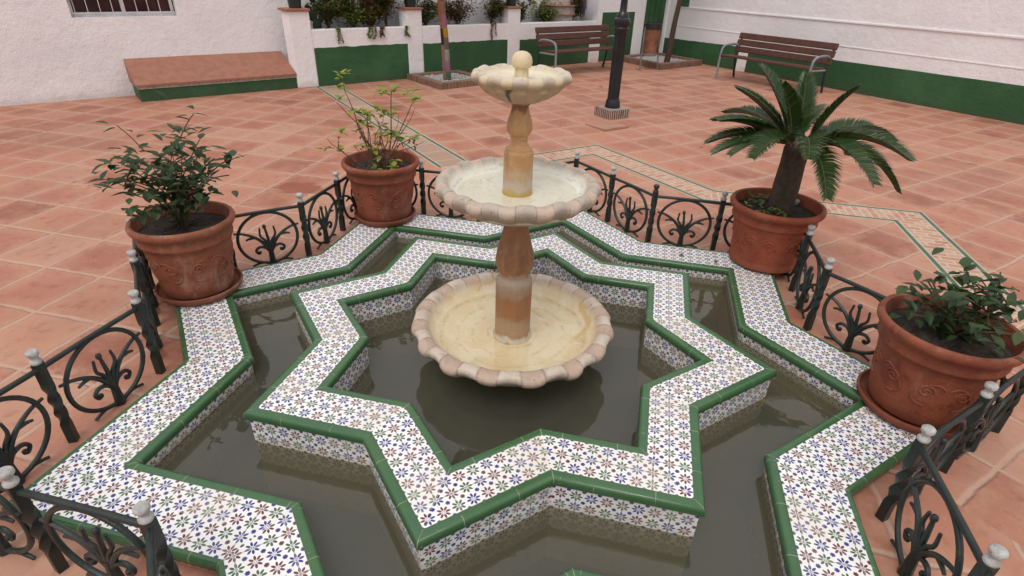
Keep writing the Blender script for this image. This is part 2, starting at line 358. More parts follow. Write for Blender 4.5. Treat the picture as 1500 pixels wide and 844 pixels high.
def make_water(name, body, transp, tint, ripple=.0012, scale=9):
    m = Mat(name, .9, 0); P = m.pos(); nt = m.nt
    d = m.n('ShaderNodeBsdfDiffuse'); d.inputs[0].default_value = (*body, 1)
    t = m.n('ShaderNodeBsdfTransparent'); t.inputs[0].default_value = (*tint, 1)
    g = m.n('ShaderNodeBsdfGlossy'); g.inputs[0].default_value = (1, 1, 1, 1); g.inputs['Roughness'].default_value = .004
    fr = m.n('ShaderNodeFresnel'); fr.inputs['IOR'].default_value = 1.50
    b = m.n('ShaderNodeBump'); b.inputs['Distance'].default_value = ripple; m.l(m.noise(P, scale, 2), b.inputs['Height'])
    m.l(b.outputs[0], g.inputs['Normal']); m.l(b.outputs[0], fr.inputs['Normal'])
    bk = m.n('ShaderNodeNewGeometry'); frv = V(fr.outputs[0])*(1-V(bk.outputs['Backfacing']))
    a = m.n('ShaderNodeMixShader'); a.inputs[0].default_value = transp; m.l(d.outputs[0], a.inputs[1]); m.l(t.outputs[0], a.inputs[2])
    z = m.n('ShaderNodeMixShader'); m.l(frv, z.inputs[0]); m.l(a.outputs[0], z.inputs[1]); m.l(g.outputs[0], z.inputs[2])
    m.l(z.outputs[0], m.out.inputs[0]); M[name] = m.m
make_water('murky_water', (.108, .114, .090), .60, (.86, .81, .62))
make_water('clear_water', (.5, .45, .3), .95, (.985, .97, .92), .0008, 14)

# ------------------------------------------------------------------ mesh helpers
class MB:
    """collects vertices, faces and per-corner UVs; build() links them as one mesh object"""
    def __init__(s): s.v, s.f, s.uv, s.mi = [], [], [], []
    def face(s, pts, uvs=None, mi=0):
        b = len(s.v); s.v += [tuple(p) for p in pts]; s.f.append(tuple(range(b, b+len(pts)))); s.uv.append(uvs or [(0, 0)]*len(pts)); s.mi.append(mi)
    def raw(s, vs, fs, mi=0):
        b = len(s.v); s.v += [tuple(p) for p in vs]
        for f in fs: s.f.append(tuple(i+b for i in f)); s.uv.append([(0, 0)]*len(f)); s.mi.append(mi)
    def box(s, c, d, rz=0, bev=0, mat=None, mi=0):
        """centre c, dims d; box UVs in metres; bevelled edges when bev > 0"""
        bm = bmesh.new(); bmesh.ops.create_cube(bm, size=1)
        for v in bm.verts: v.co = Vector((v.co.x*d[0], v.co.y*d[1], v.co.z*d[2]))
        if bev: bmesh.ops.bevel(bm, geom=bm.edges[:], offset=min(bev, .45*min(d)), segments=2, affect='EDGES', profile=.6)
        T = Matrix.Translation(c) @ (mat if mat is not None else Matrix.Rotation(rz, 4, 'Z'))
        for f in bm.faces:
            n = f.normal; pts = [v.co.copy() for v in f.verts]
            if abs(n.z) > .7: uvs = [(p.x, p.y) for p in pts]
            elif abs(n.x) > abs(n.y): uvs = [(p.y, p.z) for p in pts]
            else: uvs = [(p.x, p.z) for p in pts]
            s.face([T @ p for p in pts], uvs, mi)
        bm.free()
    def tube(s, path, rad, n=8, cap=True, flat=1., mi=0):
        """tube along a polyline; rad is a number or one per point"""
        P = [Vector(p) for p in path]; k = len(P)
        rr = rad if isinstance(rad, (list, tuple)) else [rad]*k
        up = None; rings = []
        for i in range(k):
            t = (P[min(i+1, k-1)]-P[max(i-1, 0)]).normalized()
            if up is None:
                up = Vector((0, 0, 1)) if abs(t.z) < .9 else Vector((1, 0, 0))
            a = t.cross(up)
            if a.length < 1e-5: a = t.cross(Vector((0, 1, .3)))
            a.normalize(); b = a.cross(t).normalized(); up = b
            rings.append([P[i]+a*(rr[i]*math.cos(q))*flat+b*(rr[i]*math.sin(q)) for q in [2*math.pi*j/n for j in range(n)]])
        vs = [p for r_ in rings for p in r_]; fs = []
        for i in range(k-1):
            for j in range(n):
                fs.append((i*n+j, i*n+(j+1) % n, (i+1)*n+(j+1) % n, (i+1)*n+j))
        if cap: fs.append(tuple(range(n))[::-1]); fs.append(tuple(range((k-1)*n, k*n)))
        s.raw(vs, fs, mi)
    def lathe(s, prof, n=48, c=(0, 0, 0), wave=None, mi=0):
        """prof = [(r, z)]; wave(i, angle) -> (dr, dz)"""
        vs = []; k = len(prof)
        for i, (r_, z_) in enumerate(prof):
            for j in range(n):
                an = 2*math.pi*j/n; dr, dz = wave(i, an) if wave else (0, 0)
                vs.append((c[0]+(r_+dr)*math.cos(an), c[1]+(r_+dr)*math.sin(an), c[2]+z_+dz))
        fs = [(i*n+j, i*n+(j+1) % n, (i+1)*n+(j+1) % n, (i+1)*n+j) for i in range(k-1) for j in range(n)]
        if prof[0][0] > 1e-4: fs.append(tuple(range(n))[::-1])
        if prof[-1][0] > 1e-4: fs.append(tuple(range((k-1)*n, k*n)))
        s.raw(vs, fs, mi)
    def build(s, name, mat, parent=None, smooth=35, merge=0, up=False):
        me = bpy.data.meshes.new(name); me.from_pydata(s.v, [], s.f)
        l = me.uv_layers.new(name='UVMap'); flat = [c for u in s.uv for p in u for c in p]; l.data.foreach_set('uv', flat)
        for mt in (mat if isinstance(mat, list) else [mat]): me.materials.append(mt)
        me.polygons.foreach_set('material_index', s.mi)
        bm = bmesh.new(); bm.from_mesh(me)
        if merge: bmesh.ops.remove_doubles(bm, verts=bm.verts[:], dist=merge)
        if up:
            for f in bm.faces:
                f.normal_update()
                if f.normal.z < 0: f.normal_flip()
        elif merge >= 0: bmesh.ops.recalc_face_normals(bm, faces=bm.faces[:])
        bm.to_mesh(me); bm.free()
        if smooth:
            me.polygons.foreach_set('use_smooth', [True]*len(me.polygons)); me.set_sharp_from_angle(angle=R(smooth))
        me.update(); o = bpy.data.objects.new(name, me); COL.objects.link(o)
        if parent: o.parent = parent
        return o
def tag(o, label, cat, group=None):
    o['label'] = label; o['category'] = cat
    if group: o['group'] = group
    return o
def struct(o, kind='structure'): o['kind'] = kind; return o
def empty(name, loc, label, cat, rz=0, group=None):
    o = bpy.data.objects.new(name, None); COL.objects.link(o); o.location = loc; o.rotation_euler = (0, 0, rz); o.empty_display_size = .1
    return tag(o, label, cat, group)
def copy_tree(o, parent=None):
    c = o.copy(); COL.objects.link(c)
    if parent: c.parent = parent
    for ch in [q for q in bpy.data.objects if q.parent == o]: copy_tree(ch, c)
    return c
def smooth_path(pts, n=6):
    """Catmull-Rom through the points"""
    P = [Vector(p) for p in pts]; P = [P[0]*2-P[1]]+P+[P[-1]*2-P[-2]]; out = []
    for i in range(1, len(P)-2):
        for k in range(n):
            t = k/n; a, b, c, d = P[i-1], P[i], P[i+1], P[i+2]
            out.append(.5*((2*b)+(c-a)*t+(2*a-5*b+4*c-d)*t*t+(3*b-a-3*c+d)*t**3))
    return out+[P[-2]]

KC = math.cos(math.pi/4)/math.cos(math.pi/8)
def star(ap, z=None):
    """16 corners of the eight-pointed star with apothem ap"""
    o = []
    for k in range(16):
        r_ = ap*math.sqrt(2)*(1 if k % 2 == 0 else KC); an = TH+k*math.pi/8
        o.append(Vector((r_*math.cos(an), r_*math.sin(an), 0 if z is None else z)))
    return o
def star32(ap, z):
    s = star(ap, z); o = []
    for k in range(16): o += [s[k], (s[k]+s[(k+1) % 16])/2]
    return o
def polar(deg, r_, z=0): return Vector((r_*math.cos(TH+R(deg)), r_*math.sin(TH+R(deg)), z))

ZI, ZO, ZW = .1155, .0488, -.030

# ------------------------------------------------------------------ ground, pool, water
def make_ground():
    mb = MB(); prev = star(1.285, 0)
    rad = [2.2, 3.2, 5, 8, 14, 40, 150]
    for r_ in rad:
        cur = [Vector((r_*math.cos(TH+k*math.pi/8), r_*math.sin(TH+k*math.pi/8), 0)) for k in range(16)]
        for k in range(16): mb.face([prev[k], cur[k], cur[(k+1) % 16], prev[(k+1) % 16]])
        prev = cur
    return struct(mb.build('ground', M['floor'], smooth=0, merge=1e-4, up=True))
make_ground()
simple('pool_bed', (.075, .062, .036), (.10, .082, .05), 4, .9)
mb = MB(); mb.raw([(1.75*math.cos(a), 1.75*math.sin(a), -.30) for a in [k*math.pi/16 for k in range(32)]], [tuple(range(32))]); struct(mb.build('pool_floor', M['pool_bed'], smooth=0, up=True))
mb = MB(); s0 = star(.615, ZW)
for k in range(16): mb.face([(0, 0, ZW), s0[k], s0[(k+1) % 16]])
struct(mb.build('water', M['murky_water'], smooth=0, merge=1e-4, up=True))
mb = MB(); s0, s1 = star(.765, ZW), star(1.08, ZW)
for k in range(16): mb.face([s0[k], s1[k], s1[(k+1) % 16], s0[(k+1) % 16]])
struct(mb.build('water', M['murky_water'], smooth=0, merge=1e-4, up=True))

# ------------------------------------------------------------------ the two star-shaped basin walls
def basin_wall(label, a_in, a_out, z, t_in, t_out, zin_low, zout_low, wide_rows):
    """a_in/a_out: apothems of the tiled strip; t_in/t_out: widths of the green edging"""
    root = empty('basin_wall', (0, 0, 0), label, 'basin wall')
    mb = MB(); lo, hi = star32(a_in, z), star32(a_out, z); mid = (a_in+a_out)/2
    for k in range(32):
        k2 = (k+1) % 32; e = k//2                     # edge between star corners e, e+1
        A, B = star(mid, z)[e], star(mid, z)[(e+1) % 16]; d = (B-A).normalized(); o = (A+B)/2; nrm = Vector((-d.y, d.x, 0))
        if nrm.dot(o) < 0: nrm = -nrm
        sh = (.075 if wide_rows else 0)
        f = lambda p: ((p-o).dot(d)+e*.0, (p-o).dot(nrm)+sh)
        q = [lo[k], hi[k], hi[k2], lo[k2]]; mb.face(q, [f(p) for p in q])
    for ap, zl, ref in ((a_in-t_in+.012, zin_low, 0), (a_out+t_out-.012, zout_low, 1)):
        st = star(ap, 0); n_ = 4
        for k in range(16):
            A, B = st[k], st[(k+1) % 16]; L = (B-A).length; d = (B-A)/L
            for h in range(n_):
                z0, z1 = z-.030-(z-.030-zl)*h/n_, z-.030-(z-.030-zl)*(h+1)/n_
                q = [A+Vector((0, 0, z0)), B+Vector((0, 0, z0)), B+Vector((0, 0, z1)), A+Vector((0, 0, z1))]
                uu = [-L/2, L/2, L/2, -L/2]; mb.face(q, [(uu[i], z-.047-p.z+.025) for i, p in enumerate(q)])
    mb.build('tiled_wall', M['tile'], root, smooth=0, merge=1e-5)
    for sgn, a0, w in ((1, a_out, t_out), (-1, a_in, t_in)):
        prof = [(0, -.004), (0, .0005), (.004, .0022), (w*.62, .0022), (w-.009, .0016), (w-.003, -.003), (w, -.010), (w+.001, -.026), (w-.004, -.034), (w-.012, -.039), (w-.022, -.040)]
        loops = [star32(a0+sgn*p[0], z+p[1]) for p in prof]; mb = MB()
        for i in range(len(prof)-1):
            for k in range(32):
                k2 = (k+1) % 32; q = [loops[i][k], loops[i+1][k], loops[i+1][k2], loops[i][k2]]
                def uvp(p, kk, first):
                    A, B = star(a0+sgn*.02, 0)[k//2], star(a0+sgn*.02, 0)[(k//2+1) % 16]; d = (B-A).normalized(); u_ = (p-(A+B)/2).dot(d)
                    return u_+(k//2)*1.9
                corner = (k % 2 == 0)
                L2 = [(loops[i][k]-loops[i][k2]).length, (loops[i+1][k]-loops[i+1][k2]).length]
                vv = [0, 0, L2[1], L2[0]] if corner else [L2[0], L2[1], 0, 0]
                mb.face(q, [(uvp(p, k, 0), vv[n]) for n, p in enumerate(q)])
        mb.build('edge_trim', M['glaze'], root, smooth=40, merge=1e-5)
    return root
basin_wall('inner eight-pointed star wall of painted tiles edged in green, ringing the fountain', .6177, .7633, ZI, .034, .036, -.30, -.30, False)
basin_wall('outer eight-pointed star wall of painted tiles edged in green, inside the iron railing', 1.0700, 1.272, ZO, .034, .022, -.30, -.02, True)

# ------------------------------------------------------------------ fountain
fountain = empty('fountain', (0, 0, ZW), 'three-tiered stone fountain with fluted bowls standing in the middle of the star pool', 'fountain')
def part(mb, name, mat, parent, **k):
    o = mb.build(name, mat, parent, **k); o.location = -parent.location; return o
def flute(n, ph0, prof_amp):
    def w(i, an):
        ar, az = prof_amp[i]
        c = math.cos(n*(an-ph0)+.28*math.sin(3*an+1.3)+.2*math.sin(7*an)); c = (c**.45 if c > 0 else -(abs(c)**.75))*.62
        # crests rise and pull in, hollows drop and push out
        k = 1+.28*math.sin(5*an+.7)+.15*math.sin(11*an); return -ar*c*k, az*c*k
    return w
def bowl(prof, amps, n, ph0, seg):
    mb = MB(); mb.lathe(prof, seg, wave=flute(n, ph0, amps)); return mb
# lower bowl (rim about 0.16)
prof = [(.09, -.02), (.16, -.012), (.27, .025), (.36, .075), (.402, .112), (.425, .128), (.441, .146), (.444, .160), (.438, .172), (.42, .179), (.395, .178), (.378, .168), (.368, .150), (.355, .128), (.325, .104), (.27, .090), (.18, .084), (.05, .084)]
amp = [(0, 0), (0, 0), (0, 0), (.002, .001), (.008, .007), (.011, .011), (.012, .012), (.012, .012), (.010, .012), (.005, .011), (.001, .009), (-.003, .006), (-.003, .003), (-.001, .001), (0, 0), (0, 0), (0, 0), (0, 0)]
part(bowl(prof, amp, 16, R(-90), 320), 'lower_bowl', M['lower_bowl_stone'], fountain, smooth=50)
# middle bowl (rim about 0.80)
prof = [(.05, .655), (.10, .664), (.18, .688), (.25, .722), (.285, .748), (.305, .762), (.319, .777), (.323, .792), (.319, .804), (.305, .813), (.288, .813), (.275, .806), (.266, .793), (.255, .778), (.23, .766), (.17, .760), (.05, .758)]
amp = [(0, 0), (0, 0), (0, 0), (.002, .001), (.006, .005), (.007, .007), (.008, .008), (.007, .008), (.006, .008), (.003, .008), (.001, .007), (-.002, .004), (-.002, .002), (0, .001), (0, 0), (0, 0), (0, 0)]
part(bowl(prof, amp, 16, R(-84), 320), 'middle_bowl', M['middle_bowl_stone'], fountain, smooth=50)
# top bowl (rim about 1.20)
prof = [(.04, 1.104), (.065, 1.108), (.10, 1.122), (.132, 1.144), (.152, 1.165), (.160, 1.176), (.172, 1.178), (.180, 1.186), (.181, 1.196), (.175, 1.206), (.164, 1.211), (.151, 1.209), (.143, 1.203), (.135, 1.195), (.115, 1.187), (.08, 1.182), (.02, 1.181)]
amp = [(0, 0), (.002, 0), (.005, 0), (.007, .002), (.007, .004), (.005, .005), (.006, .005), (.006, .005), (.006, .005), (.005, .006), (.003, .006), (.001, .004), (-.001, .002), (0, .001), (0, 0), (0, 0), (0, 0)]
part(bowl(prof, amp, 12, R(-90), 288), 'top_bowl', M['top_bowl_stone'], fountain, smooth=50)
mb = MB(); mb.lathe([(.088, .080), (.088, .092), (.081, .098), (.079, .11), (.0785, .20), (.0785, .32), (.079, .366), (.076, .376), (.064, .386), (.061, .394), (.064, .404), (.074, .424), (.080, .447), (.0815, .468), (.077, .50), (.067, .54), (.056, .585), (.048, .625), (.045, .650), (.050, .660)], 64)
part(mb, 'lower_column', M['lower_column_stone'], fountain, smooth=50)
mb = MB(); mb.lathe([(.060, .752), (.060, .762), (.058, .772), (.0575, .80), (.057, .86), (.0565, .915), (.0565, .922), (.053, .926), (.050, .931), (.050, .936), (.044, .940), (.038, .944), (.0325, .952), (.0315, .972), (.033, .975), (.032, .980), (.040, .990), (.046, 1.0), (.0485, 1.012), (.047, 1.03), (.041, 1.052), (.0345, 1.070), (.031, 1.084), (.031, 1.094), (.038, 1.098), (.0425, 1.102), (.0425, 1.110)], 64)
part(mb, 'upper_column', M['upper_column_stone'], fountain, smooth=45)
def ballw(i, an): return (0, 0)
mb = MB(); mb.lathe([(.030, 1.176), (.028, 1.186), (.0255, 1.192), (.0245, 1.219), (.0245, 1.222), (.0300, 1.2225), (.0350, 1.229), (.0372, 1.238), (.0370, 1.247), (.0345, 1.257), (.028, 1.267), (.018, 1.2735), (.008, 1.276), (.0005, 1.2765)], 40)
part(mb, 'finial', M['finial_stone'], fountain, smooth=55)
simple('silted_stone', (.085, .07, .042), (.11, .09, .055), 9, .9)
mb = MB(); mb.lathe([(.13, -.30), (.13, -.25), (.10, -.20), (.09, -.02)], 40); part(mb, 'pedestal', M['silted_stone'], fountain)
def disc(r_, z_, n=64):
    mb = MB(); mb.raw([(r_*math.cos(2*math.pi*k/n), r_*math.sin(2*math.pi*k/n), z_) for k in range(n)], [tuple(range(n))]); return mb
part(disc(.338, .111), 'standing_water', M['clear_water'], fountain, smooth=0, up=True)
part(disc(.240, .7685), 'standing_water', M['clear_water'], fountain, smooth=0, up=True)

# ------------------------------------------------------------------ iron railing round the basin
FA = 1.385
fence = empty('iron_railing', (0, 0, 0), 'low dark green wrought iron railing with white knobs zigzagging around the star basin', 'railing')
sp = star(FA, 0); posts = []
for k in range(16): posts += [sp[k], (sp[k]+sp[(k+1) % 16])/2]
PH = .345
def post_mesh():
    mb = MB(); w = .015; prof = []; n = 26
    rings = []
    for i in range(n+1):                               # square bar, twisted over its middle length
        t = i/n; tw = max(0, min(1, (t-.25)/.5))*math.pi*1.5
        rings.append([(w*1.3*math.cos(tw+math.pi/4+j*math.pi/2), w*1.3*math.sin(tw+math.pi/4+j*math.pi/2), PH*t) for j in range(4)])
    vs = [p for r_ in rings for p in r_]; fs = [(i*4+j, i*4+(j+1) % 4, (i+1)*4+(j+1) % 4, (i+1)*4+j) for i in range(n) for j in range(4)]+[(3, 2, 1, 0), tuple(range(n*4, n*4+4))]
    mb.raw(vs, fs); return mb
def finial_mesh():
    mb = MB(); mb.lathe([(.015, PH), (.0175, PH+.004), (.0175, PH+.012), (.012, PH+.017), (.0115, PH+.026), (.015, PH+.031), (.0185, PH+.037), (.0185, PH+.047), (.0135, PH+.052), (.0005, PH+.053)], 18); return mb
p0 = post_mesh().build('post', M['iron'], fence, smooth=30); f0 = finial_mesh().build('finial', M['white_paint'], p0, smooth=50)
dark_knobs = {13, }                                      # one knob has lost its white paint
fd = finial_mesh().build('finial', M['iron'], None, smooth=50); fd_mesh = fd.data; bpy.data.objects.remove(fd)
for i, p in enumerate(posts):
    if i == 0: o, f = p0, f0
    else:
        o = p0.copy(); COL.objects.link(o); f = f0.copy(); COL.objects.link(f); f.parent = o
    o.location = p; o.rotation_euler = (0, 0, TH+i*.37)
    if i == 14: f.data = fd_mesh
PL = (posts[1]-posts[0]).length
def panel_mesh():
    mb = MB(); W = PL; c = W/2; t = .0062
    def P(u, z): return (u, 0, z)
    mb.tube([P(.008, .322), P(W*.3, .324), P(W*.7, .324), P(W-.008, .322)], .0098, 8)
    mb.tube([P(c+(.158)*math.cos(a), .166+.152*math.sin(a)) for a in [2*math.pi*k/40 for k in range(41)]], .0088, 8, cap=False)
    def curve(pts, r0, r1=None, n=6):
        q = smooth_path([P(c+u, z) for u, z in pts], n); k = len(q); r0 *= 1.22; r1 = r0 if r1 is None else r1
        mb.tube(q, [r0+(r1-r0)*i/(k-1) for i in range(k)], 7)
    curve([(0, .004), (0, .06), (0, .115)], .016, .012)
    curve([(0, .10), (.002, .16), (.006, .20), (.010, .232)], .008, .006)
    mb.lathe([(.0005, -.014), (.008, -.010), (.011, 0), (.008, .010), (.0005, .014)], 10, (c+.011, 0, .236))
    for s in (-1, 1):
        curve([(0, .09), (s*.018, .15), (s*.040, .185), (s*.036, .232)], .008, .005)
        curve([(0, .08), (s*.035, .145), (s*.075, .185), (s*.125, .212), (s*.172, .222)], .009, .006)
        curve([(s*.070, .18), (s*.098, .178), (s*.118, .172)], .007, .005)
        curve([(0, .075), (s*.022, .108), (s*.055, .118), (s*.076, .100), (s*.066, .080), (s*.053, .084)], .008, .006)
        mb.lathe([(.0005, -.010), (.008, -.007), (.010, 0), (.008, .007), (.0005, .010)], 10, (c+s*.058, 0, .087))
        curve([(s*.012, .01), (s*.06, .022), (s*.11, .010)], .007, .006)
    return mb
pan0 = panel_mesh().build('panel', M['iron'], fence, smooth=50)
for i, p in enumerate(posts):
    q = posts[(i+1) % len(posts)]; o = pan0 if i == 0 else pan0.copy()
    if i: COL.objects.link(o)
    o.location = p; o.rotation_euler = (0, 0, math.atan2(q.y-p.y, q.x-p.x))

# ------------------------------------------------------------------ flower pots on the outer wall
def spiral(c, ax, ay, r0, turns=1.6, n=26, s=1):
    return [c+ax*(s*r0*(1-k/n*.85)*math.cos(turns*2*math.pi*k/n))+ay*(r0*(1-k/n*.85)*math.sin(turns*2*math.pi*k/n)) for k in range(n+1)]
def make_pot(loc, label, mat, sc=1., saucer=True, h=.372, face=-90):
    root = empty('flower_pot', loc, label, 'flower pot'); mb = MB()
    z0 = .024 if saucer else .002
    body = [(.150, z0), (.168, z0+.004), (.174, z0+.02), (.178, z0+.06), (.190, z0+.15), (.203, z0+.235), (.212, z0+.268), (.219, z0+.272), (.222, z0+.283), (.218, z0+.292), (.226, z0+.322), (.236, z0+.330), (.244, z0+.342), (.246, z0+.356), (.241, z0+.368), (.232, z0+.372), (.222, z0+.368), (.216, z0+.350), (.208, z0+.30), (.20, z0+.27), (.05, z0+.265)]
    if not saucer: body = [(.160, z0), (.176, z0+.006), (.186, z0+.014), (.187, z0+.034), (.182, z0+.044), (.185, z0+.06)]+body[4:]
    body = [(r_*sc, z_*(h/.372)) for r_, z_ in body]
    mb.lathe(body, 72)
    rl = mb
    for k in range(10):                                # raised scroll relief round the belly
        an = R(face)+k*2*math.pi/10; rr = (.197 if k % 2 else .197)*sc
        c = Vector((rr*math.cos(an), rr*math.sin(an), (z0+.165)*(h/.372))); ax = Vector((-math.sin(an), math.cos(an), 0)); ay = Vector((.06*math.cos(an), .06*math.sin(an), 1))
        def onpot(p, z_off=0):
            zz = p.z; rad = (.178+(zz/(h/.372)-z0-.06)/.175*.025)*sc; a2 = math.atan2(p.y, p.x); return Vector((rad*math.cos(a2), rad*math.sin(a2), zz))
        sg = 1 if k % 2 else -1
        rl.tube([onpot(p) for p in spiral(c+Vector((0, 0, .005)), ax, ay, .030*sc, s=sg)], .0042, 6)
        rl.tube([onpot(p) for p in smooth_path([c+ax*(-sg*.028)+ay*.0, c+ax*(-sg*.04)-ay*.03, c+ax*(-sg*.02)-ay*.055, c+ax*sg*.01-ay*.062])], .0042, 6)
        rl.tube([onpot(p) for p in smooth_path([c+ax*sg*.0+ay*.036, c+ax*(sg*.03)+ay*.045, c+ax*(sg*.055)+ay*.03])], .0036, 6)
    mb.build('pot', mat, root, smooth=45)
    so = MB(); n = 40; zs = (z0+.318)*(h/.372); rs = .210*sc
    vs = [(0, 0, zs+.012)]; fs = []
    for ring in range(1, 7):
        for k in range(n): vs.append((rs*ring/6*math.cos(2*math.pi*k/n), rs*ring/6*math.sin(2*math.pi*k/n), zs+(random.uniform(-.008, .010) if ring < 6 else -.004)))
    for k in range(n): fs.append((0, 1+k, 1+(k+1) % n))
    for ring in range(5):
        for k in range(n): fs.append((1+ring*n+k, 1+(ring+1)*n+k, 1+(ring+1)*n+(k+1) % n, 1+ring*n+(k+1) % n))
    so.raw(vs, fs); so.build('soil', M['soil'], root, smooth=60)
    if saucer:
        mb = MB(); mb.lathe([(.165, .001), (.185, .003), (.197, .018), (.203, .036), (.200, .042), (.194, .041), (.188, .028), (.178, .018), (.06, .016)], 64); mb.build('saucer', mat, root, smooth=45)
    return root
potA = polar(225, 1.645, ZO+.003); potB = Vector((1.485, .915, ZO+.003)); potC = polar(270, 1.645, ZO+.003); potD = polar(90, 1.645, ZO+.003)
make_pot(potA, 'terracotta pot on a saucer holding the yellow-leaved shrub, at the far left star point', M['terracotta'])
make_pot(potB, 'large terracotta pot with scroll relief and no saucer, under the cycad fronds', M['terracotta_red'], 1.04, False, .372, -110)
make_pot(potC, 'terracotta pot on a saucer holding a bushy dark-leaved plant, at the left star point', M['terracotta_pale'], .95)
make_pot(potD, 'terracotta pot on a saucer holding a low dark-leaved plant, at the near right star point', M['terracotta'], .95)

def leaf(mb, base, d, length, width, up=Vector((0, 0, 1)), fold=.25, mi=0):
    d = d.normalized(); s_ = d.cross(up)
    if s_.length < 1e-3: s_ = d.cross(Vector((1, .2, 0)))
    s_.normalize(); n_ = s_.cross(d)
    pts = []
    for t, w in ((0, .04), (.25, .75), (.5, 1.), (.78, .62), (1, .02)):
        c = base+d*length*t-n_*(.18*length*t*t); pts.append((c-s_*width*.5*w+n_*fold*width*.5*w, c, c+s_*width*.5*w+n_*fold*width*.5*w))
    vs = [p for q in pts for p in q]; fs = []
    for i in range(4): fs += [(i*3, i*3+1, i*3+4, i*3+3), (i*3+1, i*3+2, i*3+5, i*3+4)]
    mb.raw(vs, fs, mi)
def rdir(zlo=-.3, zhi=1.):
    a = random.uniform(0, 2*math.pi); z = random.uniform(zlo, zhi); r_ = math.sqrt(max(0, 1-z*z)); return Vector((r_*math.cos(a), r_*math.sin(a), z))

# the sparse shrub with yellow leaves (positions relative to its pot, metres: x, depth, z)
def shrub():
    root = empty('potted_shrub', potA+Vector((0, 0, .33)), 'sparse shrub of bare reddish stems with a few yellow-green leaves, in the left pot', 'shrub')
    K = 1/1190.                        # drawing units to metres
    def W(x, y, d): return Vector(((x-465)*K+.028*((700-y)/600), d, (735-y)*K*1.06+.0))
    br = [([(360, 745), (250, 655), (215, 635), (160, 590), (110, 555), (80, 515)], -.03, .0042), ([(160, 590), (163, 545), (166, 500)], -.035, .0025), ([(130, 590), (80, 575), (50, 580)], -.035, .002),
          ([(405, 735), (385, 600), (330, 510), (295, 430), (235, 380), (165, 310), (140, 285)], .03, .0048), ([(385, 600), (330, 500), (300, 420), (285, 350), (245, 245), (225, 200), (215, 125)], .0, .0042),
          ([(400, 735), (405, 560), (400, 430), (378, 340)], -.05, .0046), ([(490, 745), (520, 650), (540, 520), (545, 380), (546, 230), (556, 185)], .02, .0055), ([(520, 650), (590, 560), (690, 500), (748, 478)], -.04, .005),
          ([(545, 640), (640, 600), (720, 570), (785, 538)], .05, .003), ([(540, 600), (600, 470), (650, 370), (688, 288), (708, 282)], .06, .004), ([(600, 500), (680, 390), (722, 298)], .02, .0028),
          ([(500, 640), (460, 520), (440, 430), (372, 348)], .05, .004), ([(560, 480), (592, 420), (596, 345)], .03, .0022), ([(545, 380), (565, 350), (582, 318)], .02, .002), ([(430, 560), (440, 480), (492, 400), (505, 320)], -.02, .003),
          ([(420, 735), (350, 590), (330, 520), (318, 470)], .06, .005), ([(450, 735), (470, 600), (455, 540), (468, 470), (430, 380)], .04, .004), ([(380, 735), (372, 560), (370, 420), (365, 360)], .02, .004), ([(500, 735), (485, 640), (500, 560), (510, 470)], .07, .0035), ([(640, 560), (690, 520), (715, 500)], -.02, .002)]
    rs = random.Random(3)
    for _ in range(11):
        bx, tx, ty = rs.uniform(380, 520), rs.uniform(250, 640), rs.uniform(430, 610)
        br.append(([(bx, 742), ((bx+tx)/2+rs.uniform(-20, 20), (742+ty)/2), (tx, ty)], rs.uniform(-.07, .07), rs.uniform(.0028, .0042)))
    for pts, dep, r_ in br:
        n = len(pts); q = []
        for i, (x, y) in enumerate(pts):
            f = (735-y)/600; q.append(W(x, y, dep*(.4+f*1.6)+random.uniform(-.004, .004)))
        q = smooth_path(q, 5); mb = MB(); mb.tube(q, [r_*(1-.6*i/(len(q)-1)) for i in range(len(q))], 7); mb.build('stem', M['twig'] if r_ > .003 else M['green_twig'], root, smooth=60)
    fol = MB()
    lf = [(180, 98, 0, 4), (245, 90, 0, 4), (215, 120, 0, 2), (160, 185, .02, 4), (190, 190, .02, 3), (265, 345, .02, 5), (300, 330, -.03, 5), (330, 420, .03, 4), (450, 330, .03, 5), (520, 350, .0, 5), (515, 480, -.03, 4), (360, 375, .05, 4), (660, 225, .04, 4), (710, 240, .0, 4), (505, 195, -.02, 5), (590, 200, .0, 3), (420, 345, .03, 5), (155, 275, .04, 4), (165, 470, -.03, 4), (185, 475, -.03, 3), (45, 590, -.04, 4), (188, 595, -.03, 4), (200, 625, -.03, 2), (320, 338, .01, 8), (350, 345, 0, 5), (345, 395, -.04, 5), (400, 335, -.05, 5), (345, 430, 0, 3),
          (490, 215, .02, 7), (470, 200, .02, 4), (570, 190, .03, 7), (550, 205, .02, 4), (500, 320, -.02, 6), (490, 345, -.02, 5), (680, 210, .06, 4), (740, 245, .03, 7), (560, 480, .02, 5), (575, 500, .02, 3), (510, 475, .05, 4), (740, 478, -.05, 3), (575, 705, -.08, 6), (430, 725, -.09, 7), (420, 592, -.06, 5), (470, 650, -.06, 3), (575, 325, .02, 3), (640, 515, .03, 3), (720, 525, .05, 3), (470, 440, .02, 3)]
    for x, y, dep, cnt in lf+[(rs.uniform(280, 620), rs.uniform(430, 660), rs.uniform(-.06, .06), 3) for _ in range(12)]:
        b = W(x, y, dep*(.4+(735-y)/600*1.6))
        for _ in range(cnt):
            leaf(fol, b+rdir()*.010, rdir(-.2, .7), random.uniform(.040, .066), random.uniform(.024, .036), fold=random.uniform(.1, .5))
    for _ in range(70):                                 # dead leaves and litter on the soil
        a = random.uniform(0, 6.28); r_ = random.uniform(.03, .19)
        pass
    fol.build('foliage', M['lime_leaf'], root, smooth=0, merge=-1)
    lit = MB()
    for _ in range(60):
        a = random.uniform(0, 6.28); r_ = random.uniform(.02, .19); leaf(lit, Vector((r_*math.cos(a), r_*math.sin(a), .022+random.uniform(0, .012))), rdir(-.1, .15), .03, .014, fold=.5)
